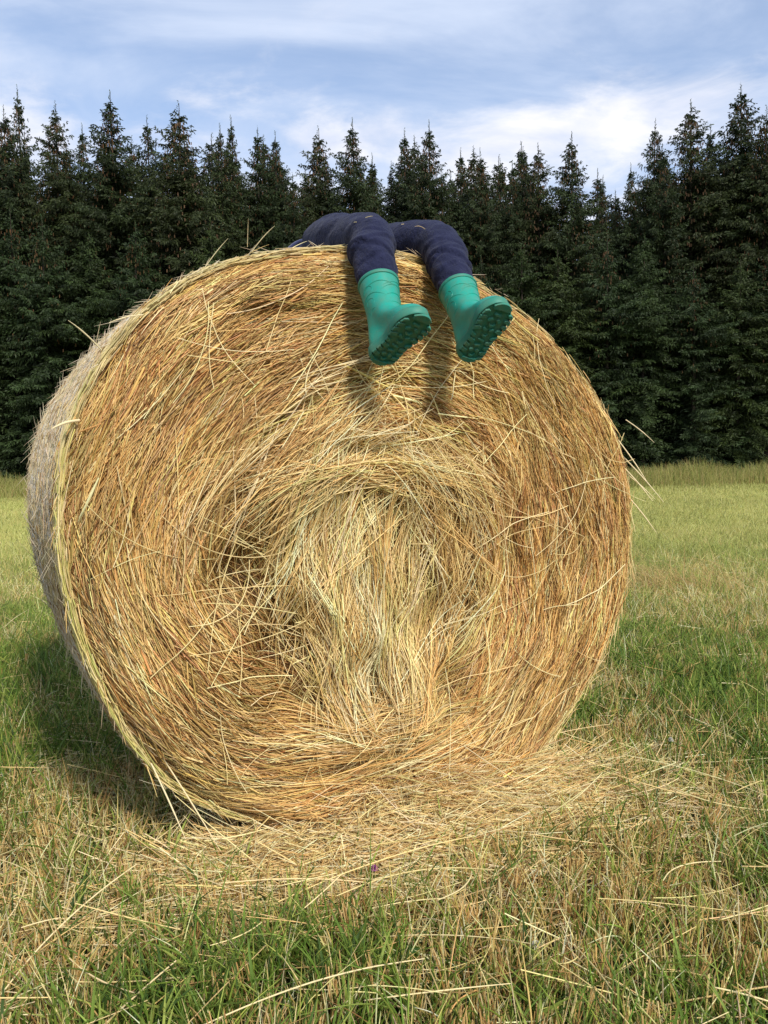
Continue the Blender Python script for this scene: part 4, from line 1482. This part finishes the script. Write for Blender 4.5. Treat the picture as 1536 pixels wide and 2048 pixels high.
def build_boot(b, mirror, label):
    n = 64
    zs = [.012, .018, .026, .034, .041, .047, .053, .059, .066, .074, .083, .093, .105, .12, .14, .162, .186, .195]
    yf_ = np.interp(zs, [.0, .026, .036, .044, .052, .060, .070, .082, .10, .125, .185], [.118, .119, .114, .104, .089, .074, .060, .051, .045, .042, .047])
    yb_ = np.interp(zs, [0, .02, .05, .08, .12, .185], [-.050, -.052, -.050, -.044, -.042, -.047])
    hw_ = np.interp(zs, [0, .03, .06, .09, .12, .185], [.036, .0375, .0355, .0355, .038, .0455])
    toe_ = np.interp(zs, [0, .04, .10, .13], [1, 1, .25, 0])
    V = []
    for z, yf, yb, hw, te in zip(zs, yf_, yb_, hw_, toe_):
        V.append(ring_pts(z, yb, yf, hw, te, n, mirror))
    # mouth turns in and down
    for (z, k) in ((.196, .965), (.180, .93)):
        r0 = V[len(zs) - 1].copy(); cy_ = r0[:, 1].mean()
        r0[:, 0] *= k; r0[:, 1] = cy_ + (r0[:, 1] - cy_) * k; r0[:, 2] = z
        V.append(r0)
    rows = len(V)
    P = np.concatenate(V)
    i, j = np.meshgrid(np.arange(rows - 1), np.arange(n), indexing='ij')
    F = np.stack([i * n + j, i * n + (j + 1) % n, (i + 1) * n + (j + 1) % n, (i + 1) * n + j], -1).reshape(-1, 4)
    me = mesh_np('boot', P, F[:, ::-1], smooth_shade=True)
    bm = bmesh.new(); bm.from_mesh(me); bmesh.ops.recalc_face_normals(bm, faces=bm.faces); bm.to_mesh(me); bm.free()
    me.polygons.foreach_set('use_smooth', np.ones(len(me.polygons), bool))
    o = bpy.data.objects.new('boot', me); COL.objects.link(o); me.materials.append(M_teal)
    sb = o.modifiers.new('s', 'SUBSURF'); sb.levels = 1; sb.render_levels = 1
    o.parent = person; o.matrix_parent_inverse = P_INV; o.matrix_basis = b['mat']
    o['label'] = label

    def surf(z, ang):
        """point on the shaft at height z; ang 0 = front, + to the wearer's x"""
        yf = np.interp(z, zs, yf_); yb = np.interp(z, zs, yb_); hw = np.interp(z, zs, hw_); te = np.interp(z, zs, toe_)
        t = .5 + .5 * math.cos(ang)
        y = yb + (yf - yb) * t
        w = float(outline(np.array([y]), yb, yf, hw, te)[0])
        return Vector((w * (1 if math.sin(ang) > 0 else -1), y, z))

    # moulded ridge lines over the shaft
    bm = bmesh.new()

    def ridge(pts, r=.0017):
        vs = []
        for k, p in enumerate(pts):
            c = Vector((0, -.002, p.z)); nrm = (p - c); nrm.z = 0
            nrm.normalize()
            a = pts[max(k - 1, 0)]; q = pts[min(k + 1, len(pts) - 1)]
            d = (q - a).normalized(); s = d.cross(nrm)
            e = math.sin(math.pi * k / (len(pts) - 1)) ** .5 if 0 < k < len(pts) - 1 else .1
            vs.append([bm.verts.new(p + nrm * (r * .8 * e)), bm.verts.new(p + s * r - nrm * .0008), bm.verts.new(p - s * r - nrm * .0008)])
        for k in range(len(vs) - 1):
            for j in range(3):
                bm.faces.new((vs[k][j], vs[k][(j + 1) % 3], vs[k + 1][(j + 1) % 3], vs[k + 1][j]))
    for (z0, z1, a0, a1, hump) in ((.120, .135, -1.9, .9, .030), (.098, .108, -1.8, 1.1, .028), (.150, .150, -2.0, .6, .020), (.150, .150, -.3, 2.0, .014), (.118, .12, .4, 2.4, .02), (.078, .085, -1.7, 1.5, .02)):
        pts = []
        for k in range(22):
            f = k / 21
            z = z0 + (z1 - z0) * f + hump * math.sin(math.pi * f)
            pts.append(surf(z, a0 + (a1 - a0) * f))
        ridge(pts)
    for (zc_, ac_, rz_, ra_) in ((.150, -1.5, .012, .32), (.120, -1.45, .011, .30), (.095, -1.5, .010, .28), (.150, 1.5, .012, .32), (.118, 1.55, .011, .30), (.09, 1.5, .01, .3)):
        pts = [surf(zc_ + rz_ * math.sin(k / 16 * 4.6), ac_ + ra_ * math.cos(k / 16 * 4.6)) for k in range(17)]
        ridge(pts, .0011)
    bmesh.ops.recalc_face_normals(bm, faces=bm.faces)
    me = bpy.data.meshes.new('moulded_lines'); bm.to_mesh(me); bm.free()
    me.materials.append(M_teal)
    k_ = bpy.data.objects.new('moulded_lines', me); COL.objects.link(k_); k_.parent = o
    # top band
    bm = bmesh.new()
    K = 8
    top = ring_pts(.191, yb_[-1], yf_[-1], hw_[-1], 0, 48)
    c = Vector((0, (yb_[-1] + yf_[-1]) / 2, .191))
    vs = []
    for p in top:
        p = Vector(p); d = (p - c).normalized()
        vs.append([bm.verts.new(p + d * (.0026 * math.cos(2 * math.pi * q / K)) + Vector((0, 0, .0055 * math.sin(2 * math.pi * q / K)))) for q in range(K)])
    for i_ in range(48):
        for q in range(K):
            bm.faces.new((vs[i_][q], vs[(i_ + 1) % 48][q], vs[(i_ + 1) % 48][(q + 1) % K], vs[i_][(q + 1) % K]))
    bmesh.ops.recalc_face_normals(bm, faces=bm.faces)
    me = bpy.data.meshes.new('top_band'); bm.to_mesh(me); bm.free(); me.materials.append(M_tealrim)
    me.polygons.foreach_set('use_smooth', np.ones(len(me.polygons), bool))
    k_ = bpy.data.objects.new('top_band', me); COL.objects.link(k_); k_.parent = o
    # foxing strip round the foot
    prof = [(.002, .0025), (.004, .0045), (.016, .0050), (.0215, .0045), (.0225, .0005)]
    V = []
    for z, g_ in prof:
        V.append(ring_pts(z, -.051 - g_, .1185 + g_, .0370 + g_, 1, 72, mirror))
    P = np.concatenate(V); rows = len(prof)
    i, j = np.meshgrid(np.arange(rows - 1), np.arange(72), indexing='ij')
    F = np.stack([i * 72 + j, i * 72 + (j + 1) % 72, (i + 1) * 72 + (j + 1) % 72, (i + 1) * 72 + j], -1).reshape(-1, 4)
    me = mesh_np('welt', P, F, smooth_shade=True); me.materials.append(M_tealrim)
    k_ = bpy.data.objects.new('welt', me); COL.objects.link(k_); k_.parent = o
    # sole with lugs
    bm = bmesh.new()

    def prism(poly, z0, z1, k=.86):
        cxy = Vector((sum(p[0] for p in poly) / len(poly), sum(p[1] for p in poly) / len(poly)))
        a_ = [bm.verts.new((p[0], p[1], z0)) for p in poly]
        m_ = [bm.verts.new((p[0], p[1], z1 + .0012)) for p in poly]
        b_ = [bm.verts.new((cxy.x + (p[0] - cxy.x) * k, cxy.y + (p[1] - cxy.y) * k, z1)) for p in poly]
        L_ = len(poly)
        for q in range(L_):
            bm.faces.new((a_[q], a_[(q + 1) % L_], m_[(q + 1) % L_], m_[q]))
            bm.faces.new((m_[q], m_[(q + 1) % L_], b_[(q + 1) % L_], b_[q]))
        bm.faces.new(b_); bm.faces.new(a_[::-1])
    base = ring_pts(0, -.052, .1195, .0385, 1, 56, mirror)
    prism([(p[0], p[1]) for p in base], .008, .0035, .985)

    def edge_w(y):
        return float(outline(np.array([y]), -.054, .1215, .0405, 1)[0])
    # lugs along both edges
    ys = np.linspace(-.034, .088, 9)
    for s in (-1, 1):
        for q, y in enumerate(ys):
            w0 = edge_w(y - .004); w1 = edge_w(y + .004)
            dd = .0165 if q % 2 else .0125
            h_ = .0054
            sk = .004 * (1 if y > .03 else -1)
            prism([(s * (w0 + .0004), y - h_), (s * (w1 + .0004), y + h_), (s * (w1 - dd * .6), y + h_ + sk), (s * (w1 - dd), y + h_ * .5 + sk), (s * (w0 - dd), y - h_ * .5 + sk), (s * (w0 - dd * .6), y - h_ + sk)], .006, -.0018)
    # toe and heel crescents
    def cres(y0, sgn, depth, span, m=12):
        out_, in_ = [], []
        for q in range(m):
            f = q / (m - 1) * 2 - 1
            x = f * span
            # outer edge follows the outline
            lo, hi = (.03, .1214) if sgn > 0 else (-.0539, .0)
            best = min(np.linspace(lo, hi, 200), key=lambda yy: abs(edge_w(yy) - abs(x)) + (0 if (yy > .09 if sgn > 0 else yy < -.03) else 1))
            out_.append((x, float(best)))
            in_.append((x * .86, y0 + sgn * depth * (1 - .7 * f * f) * .15))
        prism(out_ + in_[::-1], .006, -.0020, .94)
    cres(.101, 1, .01, .024)
    cres(-.040, -1, .01, .022)
    # middle blocks
    for (x0, y0, w, h, rt) in ((0, .088, .020, .007, .1), (-.011, .073, .014, .008, .7), (.011, .073, .014, .008, -.7), (0, .060, .018, .006, 0), (-.009, .045, .012, .007, -.6), (.009, .045, .012, .007, .6),
                               (0, .029, .016, .0055, 0), (0, .014, .020, .005, .2), (0, -.002, .016, .0055, -.2), (-.008, -.017, .011, .008, .5), (.008, -.017, .011, .008, -.5), (0, -.031, .016, .006, 0)):
        pl = []
        for q in range(10):
            a = q / 10 * 2 * math.pi
            px = w * .5 * math.copysign(abs(math.cos(a)) ** .6, math.cos(a)); py = h * .5 * math.copysign(abs(math.sin(a)) ** .6, math.sin(a)) + .004 * math.cos(a * 2) * (1 if rt == 0 else 0)
            pl.append((x0 + px * math.cos(rt) - py * math.sin(rt), y0 + px * math.sin(rt) + py * math.cos(rt)))
        prism(pl, .006, -.0014)
    bmesh.ops.recalc_face_normals(bm, faces=bm.faces)
    me = bpy.data.meshes.new('sole'); bm.to_mesh(me); bm.free(); me.materials.append(M_sole)
    k_ = bpy.data.objects.new('sole', me); COL.objects.link(k_); k_.parent = o
    k_['label'] = 'darker green worn sole with deep lugs'
    return o


build_boot(BOOTS[0], 1, 'teal rubber boot on the left, hanging toe up')
build_boot(BOOTS[1], 1, 'teal rubber boot on the right, hanging toe up')
